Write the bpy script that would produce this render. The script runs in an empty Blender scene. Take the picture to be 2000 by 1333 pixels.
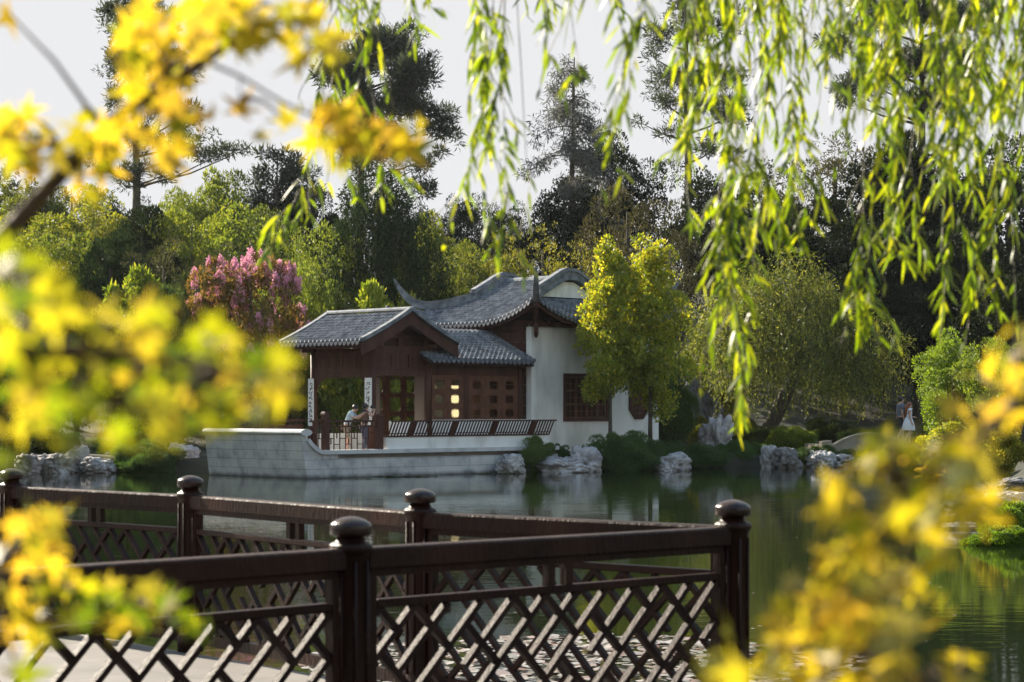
import bpy, bmesh, math, random
import numpy as np
from mathutils import Vector, Matrix, noise as mnoise

S = bpy.context.scene
COL = S.collection
R = math.radians
FPX = 4000.0          # focal length in pixels of a 2000 px wide frame (72 mm lens)
HOR = 795.0           # row of the horizon
EYE = 2.4             # camera height above the water (z = 0)

def P(x, y, Y):
    """world point seen at pixel (x, y) of the 2000x1333 photo at distance Y"""
    return Vector(((x-1000)*Y/FPX, Y, EYE-(y-HOR)*Y/FPX))

# ------------------------------------------------------------------ tagging
def tag(o, label=None, cat=None, group=None, kind=None):
    if label: o['label'] = label
    if cat: o['category'] = cat
    if group: o['group'] = group
    if kind: o['kind'] = kind
    return o

def empty(name, loc=(0, 0, 0), rz=0.0, label=None, cat=None, group=None):
    o = bpy.data.objects.new(name, None)
    COL.objects.link(o)
    o.empty_display_size = 0.3
    o.location = loc
    o.rotation_euler = (0, 0, rz)
    return tag(o, label, cat, group)

def link_mesh(name, me, mat=None, parent=None):
    o = bpy.data.objects.new(name, me)
    COL.objects.link(o)
    if mat is not None:
        if len(me.materials) == 0: me.materials.append(mat)
    if parent is not None: o.parent = parent
    return o

# ------------------------------------------------------------------ mesh builder
class MB:
    def __init__(s): s.v = []; s.f = []; s.sm = []
    def add(s, vs, fs, smooth=False):
        b = len(s.v)
        s.v += [tuple(v) for v in vs]
        s.f += [tuple(b+i for i in f) for f in fs]
        s.sm += [smooth]*len(fs)
    def box(s, x0, x1, y0, y1, z0, z1):
        s.add([(x0,y0,z0),(x1,y0,z0),(x1,y1,z0),(x0,y1,z0),(x0,y0,z1),(x1,y0,z1),(x1,y1,z1),(x0,y1,z1)],
              [(0,3,2,1),(4,5,6,7),(0,1,5,4),(1,2,6,5),(2,3,7,6),(3,0,4,7)])
    def cbox(s, x0, x1, y0, y1, z0, z1, b=0.01):
        """box with chamfered edges"""
        xs = (x0, x0+b, x1-b, x1); ys = (y0, y0+b, y1-b, y1); zs = (z0, z0+b, z1-b, z1)
        bm = bmesh.new()
        r = bmesh.ops.create_cube(bm, size=1.0)
        for v in bm.verts:
            v.co = Vector((x0 if v.co.x < 0 else x1, y0 if v.co.y < 0 else y1, z0 if v.co.z < 0 else z1))
        bmesh.ops.bevel(bm, geom=bm.edges[:], offset=b, segments=1, affect='EDGES', profile=.5)
        bm.verts.index_update()
        s.add([v.co[:] for v in bm.verts], [[v.index for v in f.verts] for f in bm.faces])
        bm.free()
    def bar(s, p0, p1, w, h, up=(0, 0, 1)):
        """rectangular bar from p0 to p1; w across, h along up"""
        p0 = Vector(p0); p1 = Vector(p1); d = (p1-p0).normalized(); up = Vector(up)
        a = d.cross(up)
        if a.length < 1e-5: a = d.cross(Vector((1, 0, 0)))
        a.normalize(); u = a.cross(d).normalized()
        vs = []
        for p in (p0, p1):
            for (i, j) in ((-1,-1),(1,-1),(1,1),(-1,1)):
                vs.append(p + a*(i*w/2) + u*(j*h/2))
        s.add(vs, [(0,1,2,3),(7,6,5,4),(0,4,5,1),(1,5,6,2),(2,6,7,3),(3,7,4,0)])
    def tube(s, pts, rad, n=8, cap=True, smooth=True):
        pts = [Vector(p) for p in pts]
        if not hasattr(rad, '__len__'): rad = [rad]*len(pts)
        vs = []; fs = []
        ref = Vector((0.123, 0.31, 1)).normalized()
        for i, p in enumerate(pts):
            d = (pts[min(i+1, len(pts)-1)] - pts[max(i-1, 0)])
            if d.length < 1e-9: d = Vector((0, 0, 1))
            d.normalize()
            a = d.cross(ref)
            if a.length < 1e-3: a = d.cross(Vector((1, 0, 0)))
            a.normalize(); b = d.cross(a).normalized(); ref = b.cross(d) if False else ref
            for k in range(n):
                t = 2*math.pi*k/n
                vs.append(p + a*(rad[i]*math.cos(t)) + b*(rad[i]*math.sin(t)))
        for i in range(len(pts)-1):
            for k in range(n):
                fs.append((i*n+k, i*n+(k+1) % n, (i+1)*n+(k+1) % n, (i+1)*n+k))
        if cap:
            fs.append(tuple(range(n-1, -1, -1))); fs.append(tuple((len(pts)-1)*n+k for k in range(n)))
        s.add(vs, fs, smooth)
    def sweep(s, pts, prof, side=None, cap=True, smooth=False):
        """sweep a closed 2D profile [(a,b)] along pts; a along the horizontal side vector, b along z-ish up"""
        pts = [Vector(p) for p in pts]; n = len(prof); vs = []; fs = []
        for i, p in enumerate(pts):
            d = (pts[min(i+1, len(pts)-1)] - pts[max(i-1, 0)]).normalized()
            if side is None:
                a = d.cross(Vector((0, 0, 1)))
                a.normalize()
            else: a = Vector(side).normalized()
            u = a.cross(d).normalized()
            sc = 1.0
            for (x, y) in prof: vs.append(p + a*x*sc + u*y*sc)
        for i in range(len(pts)-1):
            for k in range(n): fs.append((i*n+k, i*n+(k+1) % n, (i+1)*n+(k+1) % n, (i+1)*n+k))
        if cap:
            fs.append(tuple(range(n-1, -1, -1))); fs.append(tuple((len(pts)-1)*n+k for k in range(n)))
        s.add(vs, fs, smooth)
    def lathe(s, prof, c=(0, 0, 0), n=24, e=2.0, rot=0.0, smooth=True):
        """surface of revolution, e>2 gives a rounded-square section"""
        vs = []; fs = []
        for (r, z) in prof:
            for k in range(n):
                t = 2*math.pi*k/n
                q = (abs(math.cos(t))**e + abs(math.sin(t))**e)**(-1.0/e)
                x = r*q*math.cos(t); y = r*q*math.sin(t)
                vs.append((c[0]+x*math.cos(rot)-y*math.sin(rot), c[1]+x*math.sin(rot)+y*math.cos(rot), c[2]+z))
        m = len(prof)
        for i in range(m-1):
            for k in range(n): fs.append((i*n+k, i*n+(k+1) % n, (i+1)*n+(k+1) % n, (i+1)*n+k))
        fs.append(tuple(range(n-1, -1, -1))); fs.append(tuple((m-1)*n+k for k in range(n)))
        s.add(vs, fs, smooth)
    def prism(s, poly, axis, a0, a1):
        """extrude polygon of 2D points along an axis ('x','y','z')"""
        def mk(p, a):
            return {'x': (a, p[0], p[1]), 'y': (p[0], a, p[1]), 'z': (p[0], p[1], a)}[axis]
        n = len(poly)
        vs = [mk(p, a0) for p in poly]+[mk(p, a1) for p in poly]
        fs = [tuple(range(n-1, -1, -1)), tuple(range(n, 2*n))]
        fs += [(i, (i+1) % n, n+(i+1) % n, n+i) for i in range(n)]
        s.add(vs, fs)
    def build(s, name, mat=None, parent=None):
        me = bpy.data.meshes.new(name)
        me.from_pydata(s.v, [], s.f)
        me.polygons.foreach_set('use_smooth', s.sm)
        bm = bmesh.new(); bm.from_mesh(me)
        bmesh.ops.recalc_face_normals(bm, faces=bm.faces[:])
        bm.to_mesh(me); bm.free()
        me.update()
        return link_mesh(name, me, mat, parent)

def np_mesh(name, V, F, smooth=False):
    """V (n,3) float, F (m,k) int -> mesh, fast"""
    me = bpy.data.meshes.new(name)
    V = np.ascontiguousarray(V, dtype=np.float32); F = np.ascontiguousarray(F, dtype=np.int32)
    m, k = F.shape
    me.vertices.add(len(V)); me.vertices.foreach_set('co', V.ravel())
    me.loops.add(m*k); me.loops.foreach_set('vertex_index', F.ravel())
    me.polygons.add(m)
    me.polygons.foreach_set('loop_start', np.arange(0, m*k, k, dtype=np.int32))
    me.polygons.foreach_set('loop_total', np.full(m, k, dtype=np.int32))
    if smooth: me.polygons.foreach_set('use_smooth', np.ones(m, dtype=bool))
    me.update(calc_edges=True)
    return me

# ------------------------------------------------------------------ materials
def newmat(name):
    m = bpy.data.materials.new(name); m.use_nodes = True
    nt = m.node_tree; nt.nodes.clear()
    out = nt.nodes.new('ShaderNodeOutputMaterial')
    return m, nt, out
def N(nt, t, **kw):
    n = nt.nodes.new(t)
    for k, v in kw.items(): setattr(n, k, v)
    return n
def ramp(nt, fac, stops):
    r = N(nt, 'ShaderNodeValToRGB')
    el = r.color_ramp.elements
    while len(el) > 1: el.remove(el[-1])
    el[0].position = stops[0][0]; el[0].color = (*stops[0][1], 1)
    for p, c in stops[1:]:
        e = el.new(p); e.color = (*c, 1)
    nt.links.new(fac, r.inputs[0])
    return r.outputs[0]

def solid(name, cols, scale=3.0, rough=0.6, bump=0.0, bscale=30.0, coat=0.0, stretch=(1, 1, 1), detail=5.0, metal=0.0, spec=None):
    """noise-mottled principled material on object coordinates"""
    m, nt, out = newmat(name)
    L = nt.links
    tc = N(nt, 'ShaderNodeTexCoord'); mp = N(nt, 'ShaderNodeMapping'); mp.inputs['Scale'].default_value = stretch
    L.new(tc.outputs['Object'], mp.inputs[0])
    nz = N(nt, 'ShaderNodeTexNoise'); nz.inputs['Scale'].default_value = scale; nz.inputs['Detail'].default_value = detail
    L.new(mp.outputs[0], nz.inputs[0])
    k = len(cols)
    c = ramp(nt, nz.outputs[0], [(0.3+0.4*i/max(1, k-1), cols[i]) for i in range(k)])
    b = N(nt, 'ShaderNodeBsdfPrincipled')
    L.new(c, b.inputs['Base Color']); b.inputs['Roughness'].default_value = rough
    b.inputs['Coat Weight'].default_value = coat; b.inputs['Metallic'].default_value = metal
    if spec is not None: b.inputs['Specular IOR Level'].default_value = spec
    if bump > 0:
        n2 = N(nt, 'ShaderNodeTexNoise'); n2.inputs['Scale'].default_value = bscale; n2.inputs['Detail'].default_value = 4
        L.new(mp.outputs[0], n2.inputs[0])
        bp = N(nt, 'ShaderNodeBump'); bp.inputs['Strength'].default_value = bump; bp.inputs['Distance'].default_value = 0.02
        L.new(n2.outputs[0], bp.inputs['Height']); L.new(bp.outputs[0], b.inputs['Normal'])
    L.new(b.outputs[0], out.inputs[0])
    return m

def leafmat(name, cols, trans=0.5, rough=0.5, gloss=0.06, tint=(1.15, 1.1, 0.6), objcol=True):
    """leaf: diffuse + translucent + a little gloss; colour varies leaf by leaf (random per island)"""
    m, nt, out = newmat(name); L = nt.links
    g = N(nt, 'ShaderNodeNewGeometry')
    k = len(cols)
    c = ramp(nt, g.outputs['Random Per Island'], [(i/max(1, k-1), cols[i]) for i in range(k)])
    if objcol:
        oi = N(nt, 'ShaderNodeObjectInfo')
        mx = N(nt, 'ShaderNodeMix', data_type='RGBA', blend_type='MULTIPLY'); mx.inputs[0].default_value = 1
        L.new(c, mx.inputs[6]); L.new(oi.outputs['Color'], mx.inputs[7]); c = mx.outputs[2]
    mt = N(nt, 'ShaderNodeMix', data_type='RGBA', blend_type='MULTIPLY'); mt.inputs[0].default_value = 1
    L.new(c, mt.inputs[6]); mt.inputs[7].default_value = (*tint, 1)
    d = N(nt, 'ShaderNodeBsdfDiffuse'); t = N(nt, 'ShaderNodeBsdfTranslucent')
    L.new(c, d.inputs[0]); L.new(mt.outputs[2], t.inputs[0])
    ms = N(nt, 'ShaderNodeMixShader'); ms.inputs[0].default_value = trans
    L.new(d.outputs[0], ms.inputs[1]); L.new(t.outputs[0], ms.inputs[2])
    gl = N(nt, 'ShaderNodeBsdfGlossy'); gl.inputs['Roughness'].default_value = rough; gl.inputs[0].default_value = (1, 1, 1, 1)
    m2 = N(nt, 'ShaderNodeMixShader'); m2.inputs[0].default_value = gloss
    L.new(ms.outputs[0], m2.inputs[1]); L.new(gl.outputs[0], m2.inputs[2])
    L.new(m2.outputs[0], out.inputs[0])
    return m

M = {}
M['wood'] = solid('dark_red_wood', [(.048,.020,.015),(.070,.029,.021),(.098,.043,.031)], 3, .6, .15, 60, stretch=(1,1,.15), spec=.2)
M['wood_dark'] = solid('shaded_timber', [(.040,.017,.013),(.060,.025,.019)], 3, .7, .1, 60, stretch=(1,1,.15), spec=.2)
M['door_wood'] = solid('lattice_timber', [(.085,.034,.020),(.13,.053,.031),(.17,.073,.044)], 4, .55, .1, 60, spec=.25)
M['rail_wood'] = solid('lacquered_rail_wood', [(.013,.0045,.003),(.024,.0085,.005),(.042,.016,.010)], 2.2, .40, .35, 45, coat=.0, stretch=(1,1,.3), spec=.14)
M['cap_wood'] = solid('lacquered_cap_wood', [(.014,.005,.003),(.024,.009,.006),(.04,.017,.011)], 6, .22, .15, 60, spec=.4)
M['lat_wood'] = solid('lacquered_lattice_wood', [(.014,.0055,.004),(.026,.011,.008),(.045,.021,.015)], 7, .6, .3, 60, coat=.0, spec=.14)
M['board'] = solid('weathered_board', [(.13,.10,.085),(.17,.13,.11)], 3, .7, .1, 40, stretch=(1,1,.2))
M['plaster'] = solid('white_plaster', [(.62,.61,.58),(.82,.81,.79),(.86,.855,.84)], 1.5, .85, .12, 18, detail=9, stretch=(1,1,.35), spec=.1)
M['tile'] = solid('grey_roof_tile', [(.07,.076,.088),(.15,.16,.18),(.27,.28,.30)], 3.2, .7, .4, 25, detail=9, spec=.2)
M['ridge'] = solid('ridge_tile', [(.09,.10,.115),(.17,.185,.205),(.25,.26,.28)], 4, .7, .3, 25, spec=.15)
M['drip'] = solid('drip_tile', [(.08,.085,.10),(.17,.18,.20)], 8, .7, .2, 30, spec=.15)
M['skin'] = solid('skin', [(.50,.30,.22),(.56,.35,.26)], 8, .5)
M['paper'] = solid('white_board', [(.76,.76,.76),(.80,.80,.80)], 6, .6)
M['ink'] = solid('black_ink', [(.02,.02,.02),(.03,.03,.03)], 6, .5)
M['bark'] = solid('brown_bark', [(.035,.026,.019),(.075,.058,.043),(.12,.095,.07)], 9, .9, .8, 35, stretch=(1,1,.25))
M['bark_warm'] = solid('maple_bark', [(.06,.036,.018),(.10,.062,.03),(.14,.09,.05)], 20, .8, .5, 80)
M['soil'] = solid('leaf_litter_ground', [(.014,.015,.008),(.024,.026,.012),(.038,.036,.018)], .8, .95, .8, 6, detail=10)
M['deck'] = solid('pale_deck', [(.30,.27,.24),(.36,.33,.29),(.42,.39,.35)], 2.5, .7, .3, 30, detail=8)
M['blue_shirt'] = solid('pale_blue_cloth', [(.36,.48,.56),(.46,.58,.64)], 10, .8, .2, 40)
M['khaki'] = solid('khaki_cloth', [(.26,.20,.14),(.32,.26,.19)], 10, .8)
M['jeans'] = solid('dark_denim', [(.06,.07,.12),(.10,.11,.17)], 12, .8)
M['brown_top'] = solid('brown_knit', [(.11,.07,.06),(.15,.10,.085)], 12, .85)
M['hair'] = solid('dark_hair', [(.012,.008,.007),(.025,.016,.013)], 20, .4)
M['auburn'] = solid('auburn_hair', [(.16,.045,.018),(.24,.075,.03)], 20, .4)
M['grey_shirt'] = solid('grey_shirt_cloth', [(.11,.12,.16),(.15,.16,.20)], 10, .8)
M['dark_short'] = solid('navy_cloth', [(.02,.022,.035),(.03,.032,.05)], 10, .8)
M['white_dress'] = solid('white_dress_cloth', [(.66,.68,.76),(.76,.77,.82)], 12, .8)
M['camera_black'] = solid('black_camera_body', [(.012,.012,.013),(.02,.02,.02)], 8, .35)

def stone_block(name, bw, bh, c1, c2, mortar):
    m, nt, out = newmat(name); L = nt.links
    tc = N(nt, 'ShaderNodeTexCoord'); sp = N(nt, 'ShaderNodeSeparateXYZ'); cb = N(nt, 'ShaderNodeCombineXYZ'); ad = N(nt, 'ShaderNodeMath', operation='ADD')
    L.new(tc.outputs['Object'], sp.inputs[0]); L.new(sp.outputs[0], ad.inputs[0]); L.new(sp.outputs[1], ad.inputs[1])
    L.new(ad.outputs[0], cb.inputs[0]); L.new(sp.outputs[2], cb.inputs[1])
    br = N(nt, 'ShaderNodeTexBrick'); br.inputs['Scale'].default_value = 1; br.inputs['Brick Width'].default_value = bw
    br.inputs['Row Height'].default_value = bh; br.inputs['Mortar Size'].default_value = .008; br.inputs['Mortar Smooth'].default_value = .3
    br.inputs['Color1'].default_value = (*c1, 1); br.inputs['Color2'].default_value = (*c2, 1); br.inputs['Mortar'].default_value = (*mortar, 1)
    br.offset = .37
    L.new(cb.outputs[0], br.inputs[0])
    nz = N(nt, 'ShaderNodeTexNoise'); nz.inputs['Scale'].default_value = 2.2; nz.inputs['Detail'].default_value = 9
    L.new(tc.outputs['Object'], nz.inputs[0])
    f = ramp(nt, nz.outputs[0], [(.3, (.62,.63,.66)), (.5, (.95,.95,.95)), (.7, (1.1,1.08,1.04))])
    mx = N(nt, 'ShaderNodeMix', data_type='RGBA', blend_type='MULTIPLY'); mx.inputs[0].default_value = 1
    L.new(br.outputs[0], mx.inputs[6]); L.new(f, mx.inputs[7])
    # damp dark algae band just above the water line
    mr = N(nt, 'ShaderNodeMapRange'); mr.inputs[1].default_value = .02; mr.inputs[2].default_value = .16; mr.inputs[3].default_value = .28; mr.inputs[4].default_value = 1
    n3 = N(nt, 'ShaderNodeMath', operation='MULTIPLY_ADD'); n3.inputs[1].default_value = .12; n3.inputs[2].default_value = -.06
    L.new(nz.outputs[0], n3.inputs[0]); a2 = N(nt, 'ShaderNodeMath', operation='ADD'); L.new(n3.outputs[0], a2.inputs[0]); L.new(sp.outputs[2], a2.inputs[1])
    L.new(a2.outputs[0], mr.inputs[0])
    m3 = N(nt, 'ShaderNodeMix', data_type='RGBA', blend_type='MULTIPLY'); m3.inputs[0].default_value = 1
    L.new(mx.outputs[2], m3.inputs[6]); L.new(mr.outputs[0], m3.inputs[7])
    b = N(nt, 'ShaderNodeBsdfPrincipled'); b.inputs['Roughness'].default_value = .85
    L.new(m3.outputs[2], b.inputs['Base Color'])
    n2 = N(nt, 'ShaderNodeTexNoise'); n2.inputs['Scale'].default_value = 22; n2.inputs['Detail'].default_value = 5; L.new(tc.outputs['Object'], n2.inputs[0])
    bp = N(nt, 'ShaderNodeBump'); bp.inputs['Strength'].default_value = .35; bp.inputs['Distance'].default_value = .02
    L.new(n2.outputs[0], bp.inputs['Height']); L.new(bp.outputs[0], b.inputs['Normal'])
    L.new(b.outputs[0], out.inputs[0]); return m
M['stone'] = stone_block('granite_blocks', 1.25, .31, (.46,.455,.45), (.54,.53,.515), (.22,.215,.21))
M['coping'] = solid('granite_coping', [(.42,.42,.43),(.53,.53,.53),(.60,.59,.58)], 2.0, .8, .3, 30, detail=8)
M['stone_tan'] = solid('tan_stone', [(.20,.17,.12),(.28,.24,.18),(.34,.30,.23)], 2.0, .85, .5, 20, detail=8)

def rockmat(name, lo, mid, hi):
    m, nt, out = newmat(name); L = nt.links
    tc = N(nt, 'ShaderNodeTexCoord')
    nz = N(nt, 'ShaderNodeTexNoise'); nz.inputs['Scale'].default_value = 2.4; nz.inputs['Detail'].default_value = 10; nz.inputs['Roughness'].default_value = .65
    nz.inputs['Distortion'].default_value = .6
    L.new(tc.outputs['Object'], nz.inputs[0])
    c = ramp(nt, nz.outputs[0], [(.30, lo), (.42, mid), (.62, hi)])
    b = N(nt, 'ShaderNodeBsdfPrincipled'); b.inputs['Roughness'].default_value = .9; L.new(c, b.inputs['Base Color'])
    n2 = N(nt, 'ShaderNodeTexNoise'); n2.inputs['Scale'].default_value = 7; n2.inputs['Detail'].default_value = 8; L.new(tc.outputs['Object'], n2.inputs[0])
    bp = N(nt, 'ShaderNodeBump'); bp.inputs['Strength'].default_value = .7; bp.inputs['Distance'].default_value = .035
    L.new(n2.outputs[0], bp.inputs['Height']); L.new(bp.outputs[0], b.inputs['Normal'])
    L.new(b.outputs[0], out.inputs[0]); return m
M['rock'] = rockmat('pale_scholar_rock', (.10,.09,.09), (.27,.25,.25), (.50,.48,.48))
M['rock_dark'] = rockmat('dark_pond_rock', (.035,.033,.033), (.10,.095,.095), (.24,.22,.21))

# foliage
M['lf_mid'] = leafmat('mid_green_foliage', [(.045,.070,.017),(.085,.118,.026),(.13,.16,.034),(.19,.21,.045)], .45, .5, .03, (1.5,1.45,.55))
M['lf_light'] = leafmat('light_green_foliage', [(.08,.11,.020),(.16,.185,.030),(.24,.25,.042),(.31,.29,.055)], .5, .5, .03, (1.5,1.4,.5))
M['lf_dark'] = leafmat('dark_shaded_foliage', [(.010,.016,.009),(.016,.025,.012),(.024,.034,.015)], .25, .5, .008, (1.1,1.1,.7))  # near-black leaf colour carries the shade of the right-hand wood
M['lf_olive'] = leafmat('olive_foliage', [(.038,.042,.018),(.06,.062,.026),(.085,.082,.036),(.075,.06,.036)], .35, .5, .02, (1.3,1.25,.7))
M['lf_pine'] = leafmat('pine_needles', [(.032,.044,.028),(.055,.07,.043),(.08,.092,.055)], .35, .5, .03, (1.1,1.1,.8))  # needle colour lightened to stand in for haze over the far pines
M['lf_grey'] = leafmat('grey_green_needles', [(.09,.10,.088),(.13,.135,.12),(.16,.155,.145)], .35, .5, .02, (1,1,.9))
M['lf_gold'] = leafmat('golden_green_foliage', [(.12,.175,.022),(.20,.26,.028),(.31,.34,.036),(.46,.41,.05)], .5, .5, .03, (1.7,1.5,.5))
M['lf_shrub'] = leafmat('shrub_foliage', [(.04,.075,.024),(.065,.105,.032),(.095,.14,.04)], .4, .5, .03, (1.3,1.3,.6))
M['lf_willow'] = leafmat('willow_foliage', [(.035,.052,.016),(.065,.085,.024),(.12,.14,.034),(.23,.23,.055)], .5, .5, .02, (1.4,1.35,.6))
M['lf_rust'] = leafmat('reddish_green_foliage', [(.10,.10,.028),(.17,.13,.038),(.22,.14,.045),(.13,.13,.03)], .45, .5, .02, (1.5,1.2,.6))
M['blossom'] = leafmat('pink_blossom', [(.62,.26,.38),(.72,.36,.48),(.80,.52,.60),(.68,.32,.44)], .4, .5, .02, (1.1,.95,1.05), False)
M['lf_wnear'] = leafmat('near_willow_leaves', [(.05,.09,.008),(.12,.19,.010),(.20,.275,.012),(.30,.35,.016),(.42,.42,.03)], .67, .42, .045, (1.4,1.35,.4), False)
M['lf_maple'] = leafmat('yellow_maple_leaves', [(.08,.14,.008),(.17,.26,.010),(.31,.37,.014),(.45,.45,.02),(.52,.47,.035),(.50,.38,.04),(.28,.32,.018),(.12,.18,.012)], .68, .45, .04, (1.15,1.05,.5))
M['lf_maple_o'] = leafmat('orange_maple_leaves', [(.22,.26,.014),(.42,.38,.025),(.54,.44,.035),(.58,.40,.05),(.46,.41,.025),(.33,.31,.02)], .70, .45, .04, (1.2,1.05,.5))
M['pad'] = leafmat('floating_leaves_pale', [(.10,.09,.06),(.30,.28,.25),(.46,.42,.38),(.22,.12,.09),(.40,.39,.37)], .1, .25, .18, (1,1,1), False)
M['pad_green'] = leafmat('floating_plants', [(.05,.07,.02),(.09,.12,.03),(.12,.14,.04)], .2, .3, .08, (1,1,1), False)
M['twig'] = solid('willow_twig', [(.10,.085,.03),(.16,.13,.05)], 20, .6)
# ================================================================== camera, light, sky
cam = bpy.data.cameras.new('camera'); cam_o = bpy.data.objects.new('camera', cam); COL.objects.link(cam_o)
cam_o.location = (0, 0, EYE); cam_o.rotation_euler = (R(90), 0, 0)
cam.sensor_width = 36; cam.lens = 72; cam.shift_y = (HOR-666.5)/2000
cam.clip_start = .05; cam.clip_end = 2000
cam.dof.use_dof = True; cam.dof.focus_distance = 42; cam.dof.aperture_fstop = 5.6; cam.dof.aperture_blades = 0
S.camera = cam_o
S.view_settings.view_transform = 'Standard'; S.view_settings.look = 'None'; S.view_settings.gamma = 1
S.view_settings.exposure = EXPO = 1.5
SUN_AZ, SUN_EL = 42.0, 28.0        # degrees left of the view direction, above the horizon
sv = Vector((-math.sin(R(SUN_AZ))*math.cos(R(SUN_EL)), math.cos(R(SUN_AZ))*math.cos(R(SUN_EL)), math.sin(R(SUN_EL))))
sun = bpy.data.lights.new('sun', 'SUN'); sun_o = bpy.data.objects.new('sun', sun); COL.objects.link(sun_o)
sun.energy = 5.0; sun.angle = R(.5); sun.color = (1, .90, .74)
sun_o.rotation_euler = sv.to_track_quat('Z', 'Y').to_euler(); sun_o.location = (-40, 40, 60)
w = bpy.data.worlds.new('World'); S.world = w; w.use_nodes = True
nt = w.node_tree; nt.nodes.clear()
sky = N(nt, 'ShaderNodeTexSky', sky_type='NISHITA'); sky.sun_disc = False
sky.sun_elevation = R(SUN_EL); sky.sun_rotation = R(360-SUN_AZ); sky.altitude = 50; sky.air_density = 1.0; sky.dust_density = 1.6; sky.ozone_density = 1.0
bg = N(nt, 'ShaderNodeBackground'); bg.inputs[1].default_value = .15
wo = N(nt, 'ShaderNodeOutputWorld'); vm = N(nt, 'ShaderNodeVectorMath', operation='MINIMUM'); vm.inputs[1].default_value = (1.96, 1.97, 2.02)     # an even, slightly veiled sky
nt.links.new(sky.outputs[0], vm.inputs[0]); nt.links.new(vm.outputs[0], bg.inputs[0]); nt.links.new(bg.outputs[0], wo.inputs[0])

# ---- the air: far trees fade a little against the light
HAZE = .00006
hz = MB(); hz.box(-230, 230, -45, 330, -4, 42)
hm, hnt, hout = newmat('haze_air'); pv = N(hnt, 'ShaderNodeVolumePrincipled'); pv.inputs['Color'].default_value = (.86,.90,.97,1); pv.inputs['Density'].default_value = HAZE; pv.inputs['Anisotropy'].default_value = .3
hnt.links.new(pv.outputs[0], hout.inputs[1])
tag(hz.build('haze', hm), kind='stuff')
# ================================================================== terrain and pond
POND = np.array([(-30,3.6),(-8,4.2),(-3,4.6),(0,5.0),(4,5.6),(7.4,9),(9.2,17),(9.6,26),(7.9,31),(8.1,35),(9.6,42),(10.8,47),(12.6,55),(14.2,64),
                 (14.9,72),(14.2,77.5),(12.8,80.2),(11.2,81.2),(9,80.3),(6.6,78.6),(3,75.9),(-.2,75),(-1.8,75.8),(-5,76),(-9,75.6),(-11.5,74.4),
                 (-18,74),(-26,72),(-34,66),(-42,50),(-38,20)], dtype=float)
def pond_sd(X, Y):
    """signed distance to the shoreline, positive on land"""
    X = np.atleast_1d(np.asarray(X, float)); Y = np.atleast_1d(np.asarray(Y, float))
    dmin = np.full(X.shape, 1e9); inside = np.zeros(X.shape, bool)
    n = len(POND)
    for i in range(n):
        ax, ay = POND[i]; bx, by = POND[(i+1) % n]
        ex, ey = bx-ax, by-ay
        t = np.clip(((X-ax)*ex+(Y-ay)*ey)/(ex*ex+ey*ey), 0, 1)
        dmin = np.minimum(dmin, np.hypot(X-ax-t*ex, Y-ay-t*ey))
        c = (ay > Y) != (by > Y)
        with np.errstate(divide='ignore', invalid='ignore'):
            xi = ax+(Y-ay)*ex/(ey if ey != 0 else 1e-9)
        inside ^= c & (X < xi)
    return np.where(inside, -dmin, dmin)
def ground(X, Y):
    d = pond_sd(X, Y); X = np.atleast_1d(np.asarray(X, float)); Y = np.atleast_1d(np.asarray(Y, float))
    s = np.clip((d+.6)/2.2, 0, 1); s = s*s*(3-2*s)
    z = -1.3+1.85*s + np.clip(d, 0, 60)*.006
    z += .10*np.sin(X*.9+1.3*np.sin(Y*.5))*np.sin(Y*.8+.7)*np.clip(d, 0, 1)
    hill = np.clip(Y-93, 0, 500)
    z += np.where(d > 0, np.minimum(hill,42)*.19+np.clip(hill-42,0,400)*.07+ .6*np.sin(X*.13)*np.clip(hill/20, 0, 1), 0)
    z += np.where(d > 0, np.clip(np.abs(X)-45, 0, 200)*.06, 0)
    return z
def gz(X, Y): return float(ground(X, Y)[0])

xs = np.unique(np.concatenate([np.linspace(-200,-60,12), np.linspace(-60,-20,21), np.linspace(-20,26,93), np.linspace(26,60,18), np.linspace(60,200,12)]))
ys = np.unique(np.concatenate([np.linspace(-30,0,7), np.linspace(0,60,41), np.linspace(60,96,73), np.linspace(96,160,33), np.linspace(160,300,12)]))
gx, gy = np.meshgrid(xs, ys)
gzv = ground(gx.ravel(), gy.ravel())
V = np.stack([gx.ravel(), gy.ravel(), gzv], 1)
nx, ny = len(xs), len(ys)
ii, jj = np.meshgrid(np.arange(nx-1), np.arange(ny-1))
a = (jj*nx+ii).ravel()
F = np.stack([a, a+1, a+1+nx, a+nx], 1)
tag(link_mesh('ground', np_mesh('ground', V, F, True), M['soil']), kind='structure')

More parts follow.
